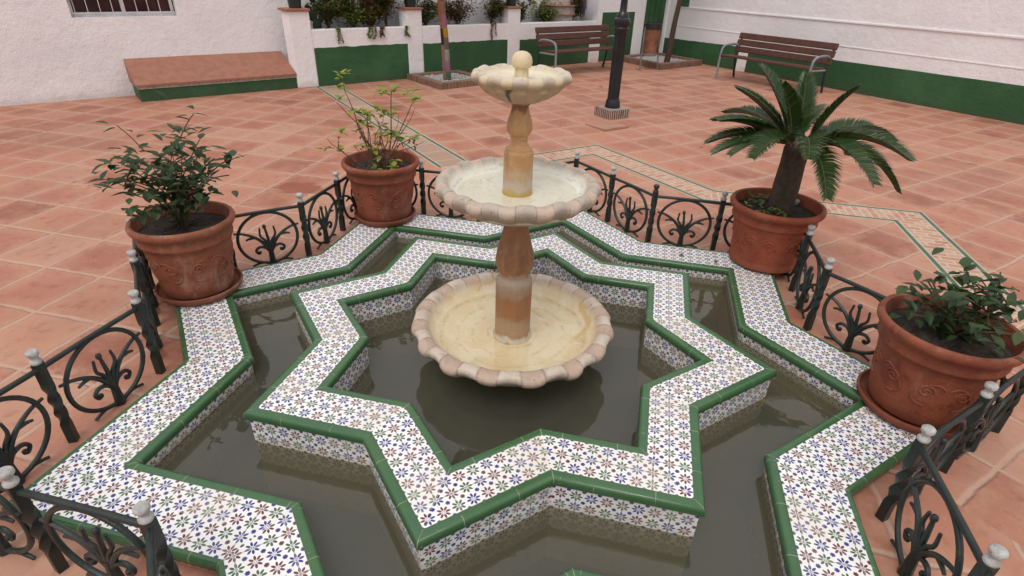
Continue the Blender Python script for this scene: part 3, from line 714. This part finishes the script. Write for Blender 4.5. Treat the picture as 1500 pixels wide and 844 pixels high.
    for _ in range(46):
        t = random.choice(br); x, y = t[0][min(len(t[0])-1, random.randint(1, 2))]; leaf(lit, W(x+random.uniform(-20, 20), y, t[1]), rdir(-.9, .2), .035, .014, fold=.5)
    lit.build('dead_leaves', M['red_leaf'], root, smooth=0, merge=-1)
    return root
shrub()

def frond(L, droop, seed):
    """feather leaf growing along +x from the origin, curving down"""
    rnd = random.Random(seed); mb = MB(); n = 44; pts = []
    for i in range(n+1):
        t = i/n; pts.append(Vector((L*(t-.10*droop*t*t), 0, L*(.26*t-droop*.62*t**2.2))))
    mb.tube(pts, [.0058*(1-.75*i/n) for i in range(n+1)], 6)
    lf = MB()
    for i in range(4, n+1):
        t = i/n; prof = min(1, (t-.05)*5)*(1-.62*max(0, (t-.55)/.45)**1.6); ln = L*.255*prof
        T = (pts[min(i+1, n)]-pts[i-1]).normalized(); Nn = Vector((-T.z, 0, T.x))
        for s in (-1, 1):
            for hh in (0, .5):
                b = pts[i]+T*(L/n*hh); d = (T*(.62+.35*t)+Vector((0, s, 0))*.85+Nn*.50+Vector((rnd.uniform(-.05, .05), rnd.uniform(-.05, .05), rnd.uniform(-.08, .04)))).normalized()
                w = .0105; e = b+d*ln; mid_ = b+d*ln*.55+Nn*.006; sd_ = T*w*.5; e = e-Vector((0, 0, .10*ln))
                lf.raw([b-sd_*.7, b+sd_*.7, mid_+sd_, mid_-sd_, e], [(0, 1, 2, 3), (3, 2, 4)])
    return mb, lf
def cycad():
    root = empty('cycad', potB+Vector((.02, .0, .30)), 'dark green cycad with stiff feathery fronds, growing in the right-hand pot', 'cycad')
    mb = MB(); mb.lathe([(.05, .0), (.066, .05), (.07, .16), (.064, .30), (.066, .38), (.045, .42), (.005, .44)], 24); mb.build('trunk', M['bark'], root, smooth=40)
    tops = [(186, -4, .43, .50), (173, 3, .44, .58), (161, 12, .43, .45), (199, 6, .39, .70), (178, 18, .42, .5), (150, 34, .42, .35), (136, 50, .44, .30), (120, 14, .5, .6), (222, 16, .46, .8), (250, 22, .50, .8), (285, 14, .5, .9), (266, 2, .46, .9),
            (310, 20, .5, .8), (338, 0, .52, .95), (5, 18, .5, .8), (32, 4, .5, .9), (62, 22, .5, .7), (92, 6, .5, .9), (200, 58, .36, .3), (320, 60, .36, .3), (80, 62, .36, .3)]
    for k, (az, el, L, dr) in enumerate(tops):
        st, lf = frond(L, dr, k); o = st.build('frond', M['green_twig'], root, smooth=60); l = lf.build('leaflets', M['cycad_leaf'], o, smooth=0, merge=-1)
        o.location = (.045*math.cos(R(az)), .045*math.sin(R(az)), .40); o.rotation_euler = (0, -R(el), R(az))
    return root
cycad()

def bushy(loc, label, r_, h, n, mat, cat='plant', stems=6, leafl=.06, name='potted_plant', group=None, flat=1.):
    root = empty(name, loc, label, cat, group=group); st = MB(); lf = MB(); tips = []
    for k in range(stems):
        a = random.uniform(0, 6.28); t = random.uniform(.3, 1); q = [Vector((0, 0, 0)), Vector((math.cos(a)*r_*.25*t, math.sin(a)*r_*.25*t*flat, h*.45)), Vector((math.cos(a)*r_*.75*t, math.sin(a)*r_*.75*t*flat, h*random.uniform(.6, 1)))]
        q = smooth_path(q, 4); st.tube(q, [.006*(1-.7*i/(len(q)-1)) for i in range(len(q))], 5); tips += q[3:]
    for k in range(stems*3):                           # side shoots
        b = random.choice(tips); d = rdir(-.1, .8); q = [b, b+d*r_*.22+Vector((0, 0, h*.05)), b+d*r_*.42+Vector((0, 0, h*.06))]; q = smooth_path(q, 3); st.tube(q, [.003]*len(q), 4); tips += q[2:]
    st.build('stem', M['green_twig'], root, smooth=60)
    for _ in range(n):
        c = random.choice(tips)+Vector((random.gauss(0, .026+r_*.05), random.gauss(0, .026+r_*.05)*flat, random.gauss(0, .026+h*.03)))
        leaf(lf, c, rdir(-.4, .8), leafl*random.uniform(.6, 1.2), leafl*.5*random.uniform(.7, 1.2), fold=random.uniform(.1, .5))
    lf.build('foliage', mat, root, smooth=0, merge=-1); return root
bushy(potC+Vector((0, 0, .30)), 'bushy dark green plant in the pot at the left star point', .30, .42, 420, M['dark_leaf'], 'plant', 12, .07)
bushy(potD+Vector((0, 0, .30)), 'low dark green plant in the pot at the near right star point', .24, .22, 260, M['dark_leaf'], 'plant', 9, .06)
wd = MB(); 
for _ in range(40):
    a = random.uniform(1.8, 4.6); rr = random.uniform(.08, .19); leaf(wd, Vector((rr*math.cos(a), rr*math.sin(a), random.uniform(.0, .04))), rdir(0, .9), .045, .018)
o = wd.build('weeds', M['bright_leaf'], smooth=0, merge=-1); o.location = potB+Vector((0, 0, .325)); tag(o, 'small green weeds sprouting from the soil of the right-hand pot', 'weeds'); o['kind'] = 'stuff'

# ------------------------------------------------------------------ back wall frame: s along the wall, o behind its face
A0 = Vector((-2.8748, 6.2156, 0)); AA = R(39.2387)
dA = Vector((math.cos(AA), math.sin(AA), 0)); nA = Vector((-math.sin(AA), math.cos(AA), 0))
def wa(s, o, z=0): return A0+dA*s+nA*o+Vector((0, 0, z))
SE = 7.70                                              # far corner
MA = Matrix.Rotation(AA, 4, 'Z')
def slab(mb, s0, s1, o0, o1, z0, z1, bev=.0): mb.box(((s0+s1)/2, (o0+o1)/2, (z0+z1)/2), (s1-s0, o1-o0, z1-z0), bev=bev)
def wall_root(name, label, cat): return empty(name, A0, label, cat, AA)
def quadwall(mb, s0, s1, z0, z1, o, holes=()):
    """plain wall face helper: solid blocks around rectangular holes"""
    ss = sorted({s0, s1, *[h[0] for h in holes], *[h[1] for h in holes]})
    for a, b in zip(ss, ss[1:]):
        hs_ = sorted([h for h in holes if h[0] <= a and h[1] >= b], key=lambda h: h[2]); z = z0
        for h in hs_:
            if h[2] > z: slab(mb, a, b, o, o+.25, z, h[2])
            z = h[3]
        if z < z1: slab(mb, a, b, o, o+.25, z, z1)

house = wall_root('house', 'whitewashed house behind the planter, with grilled windows', 'house')
mb = MB(); wins = [(.40, 1.55, .80, 2.0), (-2.6, -1.5, .9, 2.0)]
quadwall(mb, -9, 5.58, 0, 3.3, .50, wins); mb.build('wall', M['white_wash'], house, smooth=0)
mb = MB(); quadwall(mb, 5.58, SE+.0, 0, 3.3, 0, [(6.97, 7.66, 0, 2.0)]); slab(mb, 5.58, 5.80, .25, .50, 0, 3.3); mb.build('gable_wall', M['white_wash'], house, smooth=0)
mb = MB(); slab(mb, 5.72, 6.65, -.006, .004, .0, .885); mb.build('painted_panel', M['green_wash'], house, smooth=0)
mb = MB(); slab(mb, 6.975, 7.655, .05, .10, 0.0, 1.99, .004)
for k in range(4): slab(mb, 7.0+k*.165, 7.14+k*.165, .035, .05, .06, 1.93, .005)
mb.build('door', M['green_wash'], house, smooth=30)
for (a, b, z0, z1) in wins:
    mb = MB(); slab(mb, a, b, .62, .64, z0, z1); w = mb.build('window', M['glass_dark'], house, smooth=0)
    mb = MB()
    for q in (a, (a+b)/2-.03, b-.05): slab(mb, q, q+.035, .585, .62, z0, z1, .006)
    slab(mb, a, b, .59, .615, z0, z0+.05, .006); slab(mb, a, b, .59, .615, z1-.05, z1, .006); mb.build('frame', M['grille_white'], w, smooth=30)
    mb = MB(); n = 9
    for k in range(n): q = a+.05+(b-a-.1)*k/(n-1); mb.tube([(q, .53, z0), (q, .53, z1)], .005, 6)
    for k in range(5): q = z0+.04+(z1-z0-.08)*k/4; mb.tube([(a, .53, q), (b, .53, q)], .005, 6)
    mb.build('grille', M['grille_white'], w, smooth=50)

planter = wall_root('planter_wall', 'low whitewashed planter wall with capped pillars and green painted panels', 'wall')
mb = MB(); slab(mb, -.02, 5.58, .0, .14, .0, .742, .012); mb.build('wall', M['white_wash'], planter, smooth=30)
mb = MB()
n = 60; vs = []
for i in range(n+1):
    for k in range(6): vs.append((-.0+5.56*i/n, .14+.36*k/5, .66+random.uniform(0, .05)))
mb.raw(vs, [(i*6+k, (i+1)*6+k, (i+1)*6+k+1, i*6+k+1) for i in range(n) for k in range(5)]); mb.build('soil', M['soil'], planter, smooth=60)
pills = [(-.292, 0.0), (1.472, 1.735), (3.415, 3.68)]
for a, b in pills:
    mb = MB(); slab(mb, a, b, -.010, .245, 0, .972, .014); p = mb.build('pillar', M['white_wash'], planter, smooth=30)
    mb = MB(); slab(mb, a-.03, b+.012, -.04, .27, .973, 1.003, .008); mb.build('cap', M['terracotta_dry'], p, smooth=30)
for a, b, z in ((.004, 1.468, .51), (1.739, 3.411, .495), (3.684, 5.42, .48)):
    mb = MB(); nn = 24; vs = []
    for i in range(nn+1):
        q = a+(b-a)*i/nn; t_ = z+random.uniform(-.006, .006); vs += [(q, -.005, .0), (q, -.005, t_), (q, .004, t_)]
    mb.raw(vs, [f for i in range(nn) for f in ((i*3, i*3+3, i*3+4, i*3+1), (i*3+1, i*3+4, i*3+5, i*3+2))]); mb.build('painted_panel', M['green_wash'], planter, smooth=0)

# sloping tiled ledge against the house, left of the first pillar
ledge = wall_root('wall_ledge', 'sloping terracotta ledge on a white and green base beside the first pillar', 'ledge')
mb = MB(); slab(mb, -2.2, -.295, .02, .49, 0, .145); mb.build('base', M['green_wash'], ledge, smooth=0)
mb = MB(); slab(mb, -2.2, -.296, .012, .48, .145, .178); mb.build('brick_course', M['pale_brick'], ledge, smooth=0)
mb = MB(); a, b = -2.22, -.294
mb.raw([(a, -.012, .178), (b, -.012, .178), (b, -.012, .200), (a, -.012, .200), (a, .498, .435), (b, .498, .435), (b, .498, .17), (a, .498, .17)], [(0, 1, 2, 3), (3, 2, 5, 4), (1, 6, 5, 2), (0, 3, 4, 7), (0, 7, 6, 1), (7, 4, 5, 6)]); mb.build('slope', M['terracotta_dry'], ledge, smooth=0)

# side house on the right
KB = wa(SE, 0); BA = R(-59.86)
side = empty('side_house', KB, 'whitewashed side building with a green dado and projecting plaster ledges', 'house', BA)
mb = MB(); mb.box((6, .15, 1.65), (12, .30, 3.3)); mb.build('wall', M['white_wash'], side, smooth=0)
def dado(a, b, z0, z1, name='dado', m='green_wash'):
    mb = MB(); nn = 20; vs = []
    for i in range(nn+1):
        q = a+(b-a)*i/nn; t_ = z0+(z1-z0)*i/nn+random.uniform(-.005, .005); vs += [(q, -.006, 0), (q, -.006, t_), (q, .002, t_)]
    mb.raw(vs, [f for i in range(nn) for f in ((i*3, i*3+3, i*3+4, i*3+1), (i*3+1, i*3+4, i*3+5, i*3+2))]); mb.build(name, M[m], side, smooth=0)
dado(.03, 2.06, .375, .415); dado(2.28, 11.9, .42, .48)
mb = MB(); mb.box((6.0, -.007, .985), (11.6, .02, .030), bev=.008); mb.build('ledge', M['white_wash'], side, smooth=40)
mb = MB(); mb.box((6.0, -.003, .640), (11.4, .010, .018), bev=.004); mb.build('ledge', M['white_wash'], side, smooth=40)
mb = MB(); mb.box((.475, -.012, 1.55), (.21, .03, 1.1), bev=.006); mb.build('shutter', M['shutter_green'], side, smooth=30)

# ------------------------------------------------------------------ plants along the planter, pots on the pillars
for k, (s_, o_, r_, h_, n_, mt, lab) in enumerate([
        (.35, .26, .28, .28, 420, 'planter_leaf', 'dark leafy plant spilling over the planter beside the first pillar'),
        (.72, .22, .28, .20, 330, 'bright_leaf', 'bright green trailing plant in front of the grilled window'),
        (1.0, .22, .26, .20, 330, 'red_leaf', 'reddish trailing plant under the middle of the grilled window'),
        (1.28, .28, .32, .50, 700, 'planter_leaf', 'tall dark shrub in the planter left of the second pillar'),
        (1.95, .24, .26, .22, 380, 'planter_leaf', 'dark green plant in the planter just right of the second pillar'),
        (2.55, .22, .34, .20, 420, 'red_leaf', 'low reddish plant in the planter right of the yarn-wrapped tree'),
        (3.22, .22, .26, .26, 440, 'planter_leaf', 'leafy plant hanging over the planter left of the third pillar'),
        (3.88, .24, .20, .22, 240, 'planter_leaf', 'olive plant in the planter just right of the third pillar'),
        (4.45, .24, .32, .16, 340, 'bright_leaf', 'low pale green plants in front of the brick pedestal'),
        (5.15, .24, .32, .30, 600, 'planter_leaf', 'rounded yellowish shrub at the right end of the planter')]):
    bushy(wa(s_, o_, .70), lab, r_*1.3, h_*1.4, int(n_*2.6), M[mt], 'plant', 12, .062, 'planter_plant', 'plants along the planter wall', .6).rotation_euler = (0, 0, AA)
def trailing(s_, n_, L, mt, lab):
    root = empty('trailing_plant', wa(s_, .02, .745), lab, 'plant', AA, 'stems trailing over the planter wall')
    for k in range(n_):
        st = MB(); lf = MB(); x = random.uniform(-.09, .09); l = L*random.uniform(.5, 1)
        q = smooth_path([Vector((x, .06, -.02)), Vector((x+.01, -.03, .01)), Vector((x+random.uniform(-.03, .03), -.042, -l*.5)), Vector((x+random.uniform(-.04, .04), -.04, -l))], 5)
        st.tube(q, .003, 5); o = st.build('stem', M['green_twig'], root, smooth=60)
        for p in q[3:]:
            for _ in range(2): leaf(lf, p, Vector((random.uniform(-1, 1), -.5, random.uniform(-1, .2))), .035, .02)
        lf.build('foliage', M[mt], o, smooth=0, merge=-1)
trailing(.32, 3, .26, 'bright_leaf', 'pale trailing stems hanging below the planter rim near the first pillar')
trailing(.80, 3, .17, 'bright_leaf', 'bright green stems hanging below the middle of the first panel section')
trailing(1.02, 4, .13, 'red_leaf', 'dark red stems hanging over the rim under the window')
trailing(1.43, 3, .16, 'bright_leaf', 'green stems hanging at the left of the second pillar')
trailing(3.08, 3, .25, 'red_leaf', 'long reddish stems hanging left of the third pillar')
# prickly pear
def cactus():
    root = empty('prickly_pear', wa(.14, .16, .70), 'dark prickly pear cactus with round pads behind the first pillar', 'cactus', AA)
    pads = [((0, 0, 0), .085, 10), ((-.01, 0, .13), .075, -20), ((.06, .01, .12), .065, 30), ((.03, 0, .24), .072, 5), ((-.05, 0, .25), .055, -35), ((.10, .0, .21), .05, 40), ((.0, 0, .36), .06, -10), ((.12, 0, .33), .045, 25), ((.06, -.05, -.02), .06, 60)]
    for (p, r_, rot) in pads:
        mb = MB(); n = 18; vs = []; fs = []
        for i in range(7):
            u = -math.pi/2+math.pi*i/6
            for j in range(n):
                a = 2*math.pi*j/n; vs.append(Vector((r_*.8*math.cos(u)*math.cos(a), r_*.22*math.sin(u), r_*math.cos(u)*math.sin(a)+r_)))
        for i in range(6):
            for j in range(n): fs.append((i*n+j, i*n+(j+1) % n, (i+1)*n+(j+1) % n, (i+1)*n+j))
        T = Matrix.Translation(p) @ Matrix.Rotation(R(rot), 4, 'Y') @ Matrix.Rotation(R(rot*.6), 4, 'Z')
        mb.raw([T @ v for v in vs], fs); mb.build('pad', M['cactus_pad'], root, smooth=60)
cactus()
for (a, b), lab in zip(pills, ('dark plastic pot on the cap of the first pillar from the left', 'dark plastic pot on the cap of the second pillar, above the brick tree bed', 'dark plastic pot on the cap of the third pillar, left of the bench')):
    c = wa((a+b)/2+.01, .11, 1.004); root = empty('plant_pot', c, lab, 'plant pot', AA)
    mb = MB(); mb.lathe([(.07, 0), (.078, .004), (.092, .13), (.100, .135), (.100, .155), (.093, .155), (.088, .12), (.02, .118)], 28); mb.build('pot', M['dark_pot'], root, smooth=40)
    bushy(c+Vector((0, 0, .11)), lab.replace('dark plastic pot on the cap of', 'small green plant in the pot on').replace(', above the brick tree bed', ' above the tree bed').replace(' from the left', ' from left'), .13, .26, 120, M['bright_leaf'], 'plant', 6, .05, 'potted_plant')
# round brick pedestal with terracotta edges, blue and purple vases
ped = empty('brick_pedestal', wa(4.90, .40, 0), 'round pale brick pedestal with terracotta edge courses behind the planter', 'pedestal', AA)
def ringwall(r0, r1, z0, z1, n=56):
    mb = MB()
    for k in range(n):
        a0, a1 = 2*math.pi*k/n, 2*math.pi*(k+1)/n; f = lambda a, r_, z: (r_*math.cos(a), r_*math.sin(a), z)
        mb.face([f(a0, r0, z0), f(a1, r0, z0), f(a1, r1, z1), f(a0, r1, z1)], [(a0*r0, z0), (a1*r0, z0), (a1*r0, z1), (a0*r0, z1)])
        mb.face([f(a0, r1, z1), f(a1, r1, z1), f(a1, 0.01, z1), f(a0, .01, z1)])
    return mb
for (r_, z0, z1) in ((.30, .60, .835), (.335, .865, .985), (.30, 1.015, 1.2)): ringwall(r_, r_, z0, z1).build('brick_drum', M['pale_brick'], ped, smooth=40, merge=1e-5)
for (r_, z0) in ((.35, .836), (.375, .986)):
    mb = MB(); mb.lathe([(r_-.02, z0), (r_+.006, z0+.003), (r_+.012, z0+.015), (r_+.004, z0+.028), (r_-.03, z0+.029)], 56); mb.build('edge_course', M['terracotta_dry'], ped, smooth=40)
for ds, mt, lab, h in ((5.36, 'blue_paint', 'blue glazed vase beside the brick pedestal', .32), (5.50, 'purple_paint', 'purple glazed vase at the right end of the planter', .36)):
    o = None; mb = MB(); mb.lathe([(.05, 0), (.065, .02), (.085, h*.4), (.08, h*.7), (.055, h*.86), (.062, h), (.054, h), (.045, h*.85), (.01, h*.8)], 28)
    v_ = mb.build('vase', M[mt], smooth=45); v_.location = wa(ds, .36, .87); tag(v_, lab, 'vase')

# ------------------------------------------------------------------ benches
def make_bench(loc, rz, label):
    root = empty('bench', loc, label, 'bench', rz, 'slatted garden benches'); L = 1.76
    def slat(c, d, rx): mb = MB(); mb.box(c, d, bev=.012, mat=Matrix.Rotation(rx, 4, 'X')); return mb.build('slat', M['bench_wood'], root, smooth=40)
    for k in range(4): slat((L/2, .06+k*.105, .375-.006*k), (L-.1, .092, .030), R(-4))
    tilt = R(14)
    for z, y in ((.462, .455), (.567, .480), (.672, .506)): slat((L/2, y, z), (L, .030, .097), -tilt)
    for x in (.05, L-.05):
        arm = MB(); q = smooth_path([Vector((x, .02, 0)), Vector((x, .02, .25)), Vector((x, .035, .46)), Vector((x, .10, .525)), Vector((x, .25, .545)), Vector((x, .40, .535)), Vector((x, .475, .50))], 5)
        arm.tube(q, .019, 10); arm.build('armrest', M['steel'], root, smooth=60)
        lg = MB(); q = smooth_path([Vector((x, .50, 0)), Vector((x, .455, .20)), Vector((x, .435, .36)), Vector((x, .475, .50)), Vector((x, .53, .71))], 5)
        lg.tube(q, .019, 10); lg.build('leg', M['iron'], root, smooth=60)
        br = MB(); br.tube([Vector((x, .02, .345)), Vector((x, .44, .335))], .016, 8); br.build('seat_bracket', M['steel'], root, smooth=60)
    return root
bl = wa(3.60, -1.02, 0)
b1 = make_bench(bl, AA, 'brown slatted bench against the planter wall, behind the lamp post')
b2 = copy_tree(b1); b2.location = Vector((3.38, 8.25, 0)); b2.rotation_euler = (0, 0, R(-56)); b2['label'] = 'brown slatted bench against the side building, behind the cycad fronds'

# ------------------------------------------------------------------ street lamp
GA = TH+math.pi/4
lamp = empty('street_lamp', (1.143, 4.937, 0), 'black cast iron lamp post on a square brick plinth', 'street lamp', GA)
mb = MB(); mb.box((0, 0, .052), (.30, .30, .104)); mb.build('plinth', M['plinth_brick'], lamp, smooth=0)
simple('mortar', (.36, .32, .28), (.28, .25, .22), 20, .9, .004, 60)
mb = MB(); mb.box((0, 0, .1065), (.255, .255, .005)); mb.build('mortar_bed', M['mortar'], lamp, smooth=0)
mb = MB(); mb.lathe([(.092, .109), (.094, .125), (.088, .145), (.086, .18), (.074, .20), (.071, .215), (.071, .60), (.073, .90), (.076, .96), (.0855, .975), (.0855, .99), (.080, 1.0), (.094, 1.03), (.0965, 1.06), (.091, 1.085), (.072, 1.10), (.068, 1.13), (.052, 1.15), (.041, 1.165), (.039, 1.25), (.035, 2.5), (.045, 2.52), (.045, 2.56), (.03, 2.6)], 40); mb.build('post', M['black_metal'], lamp, smooth=35)
mb = MB(); mb.lathe([(.05, 2.60), (.10, 2.64), (.16, 2.95), (.155, 2.96)], 6); mb.build('lantern_glass', M['glass_lantern'], lamp, smooth=0)
mb = MB(); mb.lathe([(.18, 2.96), (.185, 2.98), (.09, 3.10), (.05, 3.14), (.02, 3.2), (.001, 3.26)], 6); mb.build('lantern_roof', M['black_metal'], lamp, smooth=0)

simple('slab_stone', (.44, .23, .155), (.38, .195, .13), 7, .6, .003, 50)
# loose slab and fallen petal
mb = MB(); mb.raw([(.772, 4.452, .002), (.962, 4.150, .002), (1.270, 4.368, .002), (1.068, 4.622, .002), (.772, 4.452, .012), (.962, 4.150, .028), (1.270, 4.368, .024), (1.068, 4.622, .010)], [(3, 2, 1, 0), (4, 5, 6, 7), (0, 1, 5, 4), (1, 2, 6, 5), (2, 3, 7, 6), (3, 0, 4, 7)])
tag(mb.build('paving_slab', M['slab_stone'], smooth=0), 'loose terracotta paving slab tilted up in front of the lamp plinth', 'slab')
mb = MB()
for k in range(5): leaf(mb, Vector((0, 0, .01)), Vector((math.cos(k*1.26), math.sin(k*1.26), .35)), .045, .032)
o = mb.build('flower', M['petal'], smooth=0, merge=-1); o.location = (1.262, 6.974, .005); tag(o, 'fallen orange flower lying on the paving left of the lamp post', 'flower')

for x_, y_, z_, a_, mt_, lab_ in ((1.187, .859, ZO+.004, 1.0, 'red_leaf', 'dry reddish leaf lying on the tiles left of the large cycad pot'), (1.02, .93, ZO+.004, 2.2, 'red_leaf', 'small brown leaf on the outer star wall, in front of the railing'),
        (-1.45, 2.9, .004, .4, 'red_leaf', 'dry leaf on the paving behind the potted shrub'), (1.9, 3.6, .004, 2.6, 'red_leaf', 'dry leaf on the paving beyond the star-shaped band')):
    mb = MB(); leaf(mb, Vector((0, 0, .004)), Vector((math.cos(a_), math.sin(a_), .08)), .038, .019, fold=.35)
    o = mb.build('fallen_leaf', M[mt_], smooth=0, merge=-1); o.location = (x_, y_, z_); tag(o, lab_, 'leaf')

# ------------------------------------------------------------------ tree beds and trees
def crown(mb, c, r_, n, ls, h=1.):
    cl = [c+Vector((random.gauss(0, r_*.45), random.gauss(0, r_*.45), random.gauss(0, r_*.3*h))) for _ in range(26)]
    for _ in range(n):
        q = random.choice(cl); leaf(mb, q+Vector((random.gauss(0, r_*.17), random.gauss(0, r_*.17), random.gauss(0, r_*.13))), rdir(-.7, .7), ls*random.uniform(.6, 1.3), ls*.5*random.uniform(.7, 1.2))
    return cl
def kerb(name, pts, h, w, label, inner_mat):
    """brick-on-edge kerb along a polyline, gravel inside"""
    root = empty(name, (0, 0, 0), label, 'tree bed')
    P = [Vector((*p, 0)) for p in pts]; ctr = sum(P, Vector())/len(P); n = len(P); mb = MB()
    out = P; ins = []
    for i in range(n):
        a, b, c = P[i-1], P[i], P[(i+1) % n]; d1, d2 = (b-a).normalized(), (c-b).normalized(); n1, n2 = Vector((-d1.y, d1.x, 0)), Vector((-d2.y, d2.x, 0)); bis = (n1+n2).normalized(); ins.append(b+bis*(w/max(.3, bis.dot(n1))))
    Z = Vector((0, 0, h))
    for i in range(n):
        j = (i+1) % n; L = (P[j]-P[i]).length
        mb.face([P[i], P[j], P[j]+Z, P[i]+Z], [(0, 0), (L, 0), (L, h), (0, h)])
        mb.face([P[i]+Z, P[j]+Z, ins[j]+Z, ins[i]+Z], [(0, .01), (L, .01), (L-w, .01+w), (w, .01+w)])
        mb.face([ins[j], ins[i], ins[i]+Z, ins[j]+Z], [(0, 0), (L, 0), (L, h), (0, h)])
    bm_o = mb.build('kerb', M['kerb_brick'], root, smooth=0)
    g = MB(); g.face([p+Vector((0, 0, h*.55)) for p in ins]); g.build('bed', M[inner_mat], root, smooth=0)
    st = MB()
    for _ in range(900):
        k = random.random(); i = random.randrange(n); j = (i+1) % n; a, b = random.random(), random.random(); 
        if a+b > 1: a, b = 1-a, 1-b
        c = ctr+(ins[i]-ctr)*a+(ins[j]-ctr)*b; r_ = random.uniform(.010, .022); c.z = h*.55+r_*.5
        q = [c+Vector((r_*random.uniform(.7, 1.2)*x, r_*random.uniform(.7, 1.2)*y, r_*random.uniform(.5, .9)*z)) for x, y, z in ((1, 0, 0), (0, 1, 0), (-1, 0, 0), (0, -1, 0), (0, 0, 1))]
        st.raw(q, [(0, 1, 4), (1, 2, 4), (2, 3, 4), (3, 0, 4)])
    g = st.build('gravel', M['gravel_stone'], root, smooth=0, merge=-1); g['kind'] = 'stuff'
    return root
kerb('tree_bed', [(-1.129, 6.273), (-.42, 6.93), (-1.02, 7.62), (-1.76, 7.06)], .085, .12, 'brick edged bed of white gravel around the yarn-wrapped tree', 'gravel_stone')
kerb('tree_bed', [(2.62, 8.98), (3.62, 9.80), (2.96, 10.86), (2.0, 10.06)], .10, .14, 'brick edged bed with pale rubble around the bare brown trunk in the corner', 'gravel_stone')

tb = Vector((-1.097, 6.776, .05))
tree = empty('yarn_tree', tb, 'young tree with its trunk wrapped in colourful knitted patches, in the gravel bed', 'tree')
def trunk_c(z): return Vector((-.035*math.sin(z*1.2)-.06*max(0, z-.6), .02*z, z))
mb = MB(); zz = [0, .2, .5, .8, 1.1, 1.5, 2.0, 2.4]; mb.tube([trunk_c(z) for z in zz], [.058, .052, .048, .045, .043, .04, .036, .03], 14); mb.build('trunk', M['bark'], tree, smooth=60)
pal = [('knit_salmon', 0.02, .14, 0), ('knit_green', .02, .13, 1), ('knit_salmon', .14, .30, 0), ('knit_pink', .13, .28, 1), ('knit_salmon', .30, .40, 0), ('knit_white', .28, .44, 1), ('knit_salmon', .40, .50, 0), ('knit_grey', .44, .60, 1), ('knit_brown', .50, .72, 0), ('knit_yellow', .60, .73, 1), ('knit_salmon', .72, .80, 0), ('knit_pink', .73, .90, 1), ('knit_orange', .80, 1.10, 0), ('knit_salmon', .90, 1.08, 1)]
for nm, z0, z1, half in pal:
    mb = MB(); n = 12; rings = 7; vs = []
    a0 = R(-96+(0 if half else 180)); 
    for i in range(rings):
        z = z0+(z1-z0)*i/(rings-1); c = trunk_c(z); r_ = (.060 if half else .0585)-.010*z+.004*math.sin(i/(rings-1)*math.pi)
        for j in range(n+1):
            a = a0+math.pi*1.02*j/n; vs.append(c+Vector((r_*math.cos(a), r_*math.sin(a), 0)))
    mb.raw(vs, [(i*(n+1)+j, i*(n+1)+j+1, (i+1)*(n+1)+j+1, (i+1)*(n+1)+j) for i in range(rings-1) for j in range(n)]); mb.build('knitted_patch', M[nm], tree, smooth=60, merge=-1)
lm = MB(); lf = MB(); top = trunk_c(2.3); cl = crown(lf, top+Vector((0, 0, .45)), .75, 1500, .10)
for c in cl[:14]: lm.tube(smooth_path([top-Vector((0, 0, .3)), (top+c)/2+Vector((0, 0, .05)), c], 4), [.02, .018, .016, .014, .012, .01, .008, .006, .004], 6)
lm.build('limbs', M['bark'], tree, smooth=60); lf.build('crown', M['crown_leaf'], tree, smooth=0, merge=-1)

t2 = Vector((2.834, 9.47, .06)); tree2 = empty('slender_tree', t2, 'slender tree with a bare brown trunk in the far corner bed', 'tree')
mb = MB(); path = [Vector((0, 0, 0)), Vector((.02, 0, .3)), Vector((.035, .0, .7)), Vector((.07, 0, 1.15)), Vector((.09, 0, 1.8)), Vector((.12, 0, 2.4))]; mb.tube(smooth_path(path, 4), [.06-.0013*i for i in range(21)], 12); mb.build('trunk', M['bark_red'], tree2, smooth=60)
lm = MB(); lf = MB(); top = Vector((.12, 0, 2.3)); cl = crown(lf, top+Vector((0, 0, .4)), .7, 1400, .10)
for c in cl[:14]: lm.tube(smooth_path([top-Vector((0, 0, .3)), (top+c)/2+Vector((0, 0, .05)), c], 4), [.02, .018, .016, .014, .012, .01, .008, .006, .004], 6)
lm.build('limbs', M['bark_red'], tree2, smooth=60); lf.build('crown', M['crown_leaf'], tree2, smooth=0, merge=-1)

# ------------------------------------------------------------------ litter bin
binr = empty('litter_bin', (2.37, 8.98, 0), 'copper coloured litter bin with a black top hung between two legs', 'litter bin', R(25))
mb = MB(); mb.lathe([(.112, .27), (.120, .275), (.130, .44), (.146, .67), (.150, .69), (.143, .69), (.126, .44), (.108, .30), (.02, .298)], 36); mb.build('bucket', M['copper'], binr, smooth=40)
mb = MB(); mb.lathe([(.113, .245), (.122, .25), (.126, .282), (.124, .288)], 36); mb.build('base_band', M['tin'], binr, smooth=40)
mb = MB(); mb.lathe([(.152, .69), (.158, .692), (.160, .75), (.156, .79), (.143, .795), (.138, .75), (.133, .71)], 36); mb.build('rim', M['bin_black'], binr, smooth=40)
for x in (-.185, .185):
    mb = MB(); mb.tube(smooth_path([Vector((x*1.08, -.05, 0)), Vector((x*1.0, -.02, .3)), Vector((x*.90, 0, .72))], 4), .013, 8); mb.tube([Vector((x*.90, 0, .72)), Vector((x*.76, 0, .72))], .01, 8); mb.tube([Vector((x*1.08, -.09, .008)), Vector((x*1.08, .07, .008))], .012, 8); mb.build('leg', M['tin'], binr, smooth=60)
